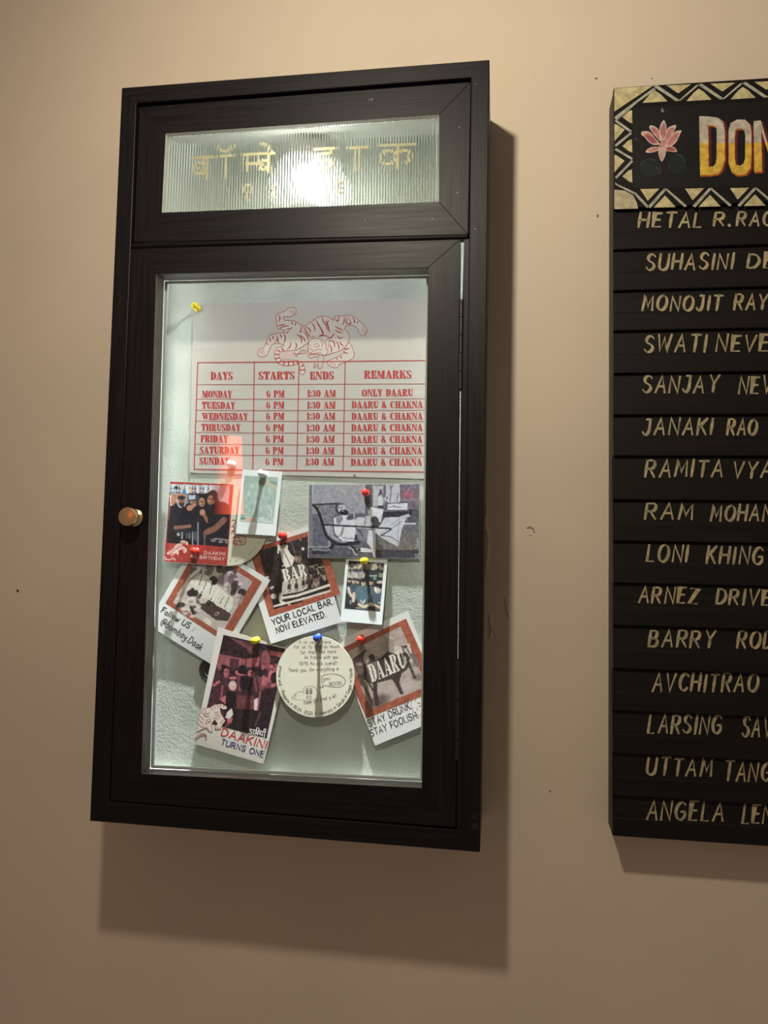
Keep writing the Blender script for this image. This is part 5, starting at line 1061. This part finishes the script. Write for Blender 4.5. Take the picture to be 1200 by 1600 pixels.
# lotus
g = Geo(); PETAL = (0.46, 0.19, 0.19); EDGE = (0.58, 0.42, 0.37); DEEP = (0.36, 0.085, 0.10)
def petal(outline, mid, l):
    poly(g, SB, c8(smooth(outline+[outline[0]], 4)[:-1]), EDGE, l)
    cx = sum(p[0] for p in outline)/len(outline); cy = sum(p[1] for p in outline)/len(outline)
    poly(g, SB, c8([(cx+(x-cx)*.72, cy+(y-cy)*.72) for x, y in smooth(outline+[outline[0]], 4)[:-1]]), mid, l+0.00003)
petal([(455, 560), (420, 530), (330, 500), (322, 472), (352, 466), (390, 480), (430, 540)], PETAL, 0.00014)
petal([(470, 560), (510, 520), (555, 470), (600, 462), (592, 480), (560, 545), (500, 585)], PETAL, 0.00014)
petal([(452, 560), (400, 560), (360, 530), (330, 480), (380, 490), (430, 530)], DEEP, 0.00016)
petal([(460, 545), (415, 500), (375, 440), (395, 426), (435, 450), (455, 500)], PETAL, 0.00018)
petal([(475, 550), (492, 480), (510, 440), (555, 424), (560, 440), (530, 500), (490, 560)], PETAL, 0.00018)
petal([(455, 575), (400, 575), (365, 590), (350, 612), (390, 615), (440, 600)], PETAL, 0.00020)
petal([(480, 580), (520, 570), (552, 580), (568, 610), (530, 608), (490, 602)], DEEP, 0.00020)
petal([(465, 535), (445, 490), (450, 430), (476, 390), (495, 430), (495, 490), (480, 535)], PETAL, 0.00024)
petal([(460, 570), (440, 600), (440, 630), (460, 678), (485, 640), (490, 600), (475, 570)], (0.50, 0.36, 0.32), 0.00026)
poly(g, SB, c8([(440, 560), (480, 520), (500, 545), (470, 580), (445, 580)]), (0.50, 0.24, 0.22), 0.00030)
LEAF = (0.006, 0.014, 0.010)
for cx, cy, rx, ry in ((385, 720, 75, 62), (572, 695, 62, 72)):
    poly(g, SB, c8([(cx+rx*math.cos(a), cy+ry*math.sin(a)) for a in np.linspace(0, 2*math.pi, 24, endpoint=False)]), LEAF, 0.00013)
for pts in ([(315, 700), (340, 670), (385, 660), (420, 672)], [(420, 720), (445, 735), (455, 765)], [(425, 755), (450, 760)], [(500, 690), (520, 700), (505, 725)], [(560, 625), (600, 640), (622, 680)]):
    ribbon(g, SB, c8(smooth(pts)), 0.35, (0.06, 0.075, 0.06), lift=0.00018)
poly(g, SB, c8([(455, 325), (465, 300), (480, 332), (466, 336)]), (0.2, 0.19, 0.17), 0.00018); poly(g, SB, c8([(275, 520), (292, 516), (288, 528)]), (0.12, 0.11, 0.10), 0.00018)
g.build('lotus', BRUSH, header, colors=True, tri=True)
# big two-tone letters with red drop shade
g = Geo(); PALE_ = (0.47, 0.42, 0.35); YEL = (0.62, 0.40, 0.055); SHADE = (0.115, 0.012, 0.014); ORG = (0.42, 0.10, 0.012)
def split(poly_, y):
    """cut a polygon at row y"""
    up = []; dn = []; n = len(poly_)
    for i in range(n):
        a, b = poly_[i], poly_[(i+1) % n]
        (up if a[1] <= y else dn).append(a)
        if (a[1] <= y) != (b[1] <= y):
            t = (y-a[1])/(b[1]-a[1]); p = (a[0]+(b[0]-a[0])*t, y); up.append(p); dn.append(p)
    return up, dn
def bigletter(parts, ysplit):
    for pl in parts:
        poly(g, SB, c8([(x+20, y+10) for x, y in pl]), SHADE, 0.00014); poly(g, SB, c8([(x+4, y+12) for x, y in pl]), ORG, 0.00016)
    for pl in parts:
        u_, d_ = split(pl, ysplit)
        if len(u_) > 2: poly(g, SB, c8(u_), PALE_, 0.00022)
        if len(d_) > 2: poly(g, SB, c8(d_), YEL, 0.00022)
# D: stem, top, bowl, foot
bigletter([[(722, 362), (782, 364), (788, 768), (728, 772)], [(782, 364), (850, 372), (888, 400), (842, 440), (818, 425), (784, 424)],
           [(888, 400), (900, 470), (900, 660), (880, 730), (836, 690), (842, 660), (844, 470), (842, 440)], [(880, 730), (850, 762), (788, 772), (788, 714), (818, 712), (836, 690)]], 548)
bigletter([[(926, 460), (940, 410), (985, 386), (985, 448), (974, 458), (968, 500), (968, 560), (926, 560)], [(985, 386), (1040, 386), (1075, 420), (1084, 470), (1042, 500), (1034, 458), (1020, 448), (985, 448)],
           [(1084, 470), (1084, 660), (1078, 720), (1030, 690), (1040, 660), (1042, 500)], [(926, 560), (968, 560), (968, 650), (975, 700), (1010, 706), (1030, 690), (1078, 720), (1045, 765), (985, 772), (945, 745), (926, 690)]], 548)
bigletter([[(1100, 396), (1150, 392), (1158, 745), (1104, 750)], [(1150, 392), (1200, 560), (1245, 392), (1300, 740), (1240, 740), (1158, 480)], [(1245, 390), (1300, 388), (1300, 742), (1245, 742)]], 545)
g.build('header_letters', BRUSH, header, colors=True, tri=True)
# fifteen name slats: lapped strips, upper face for the name, lower face stepped
NAMES = [
 [('HETAL', 997.5, 1095, 333, 355), ('R.', 1114.5, 1140, 332, 353), ('RAO', 1151.5, 1207, 331, 352)],
 [('SUHASINI', 1009, 1144, 397, 421), ('DE', 1167.5, 1208, 396, 419)],
 [('MONOJIT', 1004, 1126, 462.5, 485), ('RAY', 1147, 1197, 461, 484)],
 [('SWATI', 1006.5, 1101, 524, 549.5), ('NEVE', 1119, 1199, 524, 549)],
 [('SANJAY', 1004, 1120, 588, 613), ('NEV', 1155, 1204, 588, 614)],
 [('JANAKI', 1004, 1112, 654, 679), ('RAO', 1136, 1181, 655, 679)],
 [('RAMITA', 1008, 1128, 719, 744.5), ('VYA', 1145, 1204, 721, 746)],
 [('RAM', 1007, 1080, 786, 810), ('MOHAN', 1110, 1204, 789, 813)],
 [('LONI', 1011, 1073, 851, 877), ('KHING', 1104, 1190, 854, 880)],
 [('ARNEZ', 998, 1088, 917.5, 941.5), ('DRIVE', 1119, 1201, 921, 944)],
 [('BARRY', 1013.5, 1114, 984, 1010), ('ROD', 1152, 1206, 986, 1012)],
 [('AVCHITRAO', 1019.5, 1182, 1051, 1079)],
 [('LARSING', 1013, 1125, 1117, 1145), ('SAV', 1160, 1203, 1120, 1150)],
 [('UTTAM', 1010, 1110, 1184, 1211), ('TANG', 1131, 1202, 1190, 1219)],
 [('ANGELA', 1010, 1129, 1252, 1281), ('LEN', 1160, 1204, 1257, 1286)]]
rnd = random.Random(5)
for i in range(15):
    z1, z0 = zs[i], zs[i+1]; zm = z1+(z0-z1)*0.56; g = Geo()
    j = rnd.uniform(-0.0006, 0.0006)
    prof = [(YBF+0.0058, z1-0.0003), (YBF+0.0032, zm+0.0006), (YBF+0.0022, zm), (YBF+0.0010, z0+0.0016), (YBF+0.0014, z0+0.0004), (YBF+0.012, z0+0.0004), (YBF+0.012, z1-0.0003)]
    g.prism([(bx0+j, y, z) for y, z in prof], [(bx1, y, z) for y, z in prof]); slat = g.build('name_slat', BOARD_WOOD, board, bevel=0.0004)
    def SN(px, py, l=0.0, z1=z1, zm=zm):
        p = at(px, py, YBF+0.0040); f_ = min(max((z1-p.z)/(z1-zm), -0.1), 1.05)
        return at(px, py, YBF+0.0058-0.0026*f_-l-0.0002)
    for w, xa, xb, ya, yb in NAMES[i]:
        g = Geo()
        sl = -0.012
        dy = 0.012*(xb-xa) if i > 6 else -0.006*(xb-xa)
        cA_, cB_ = (0.36, 0.305, 0.185), (0.39, 0.31, 0.17)
        write(g, SN, w, (xa, yb), (xb, yb+dy), yb-ya, 2.7, cA_, 0.06, 0.35, gap=4.0, nib=(0.83, 0.55), up=(0.10, -0.99), lift=0.0002, alt=cB_, taper=0.35, rnd=random.Random(i*7+len(w)))
        g.build('painted_word', BRUSH, slat, colors=True)
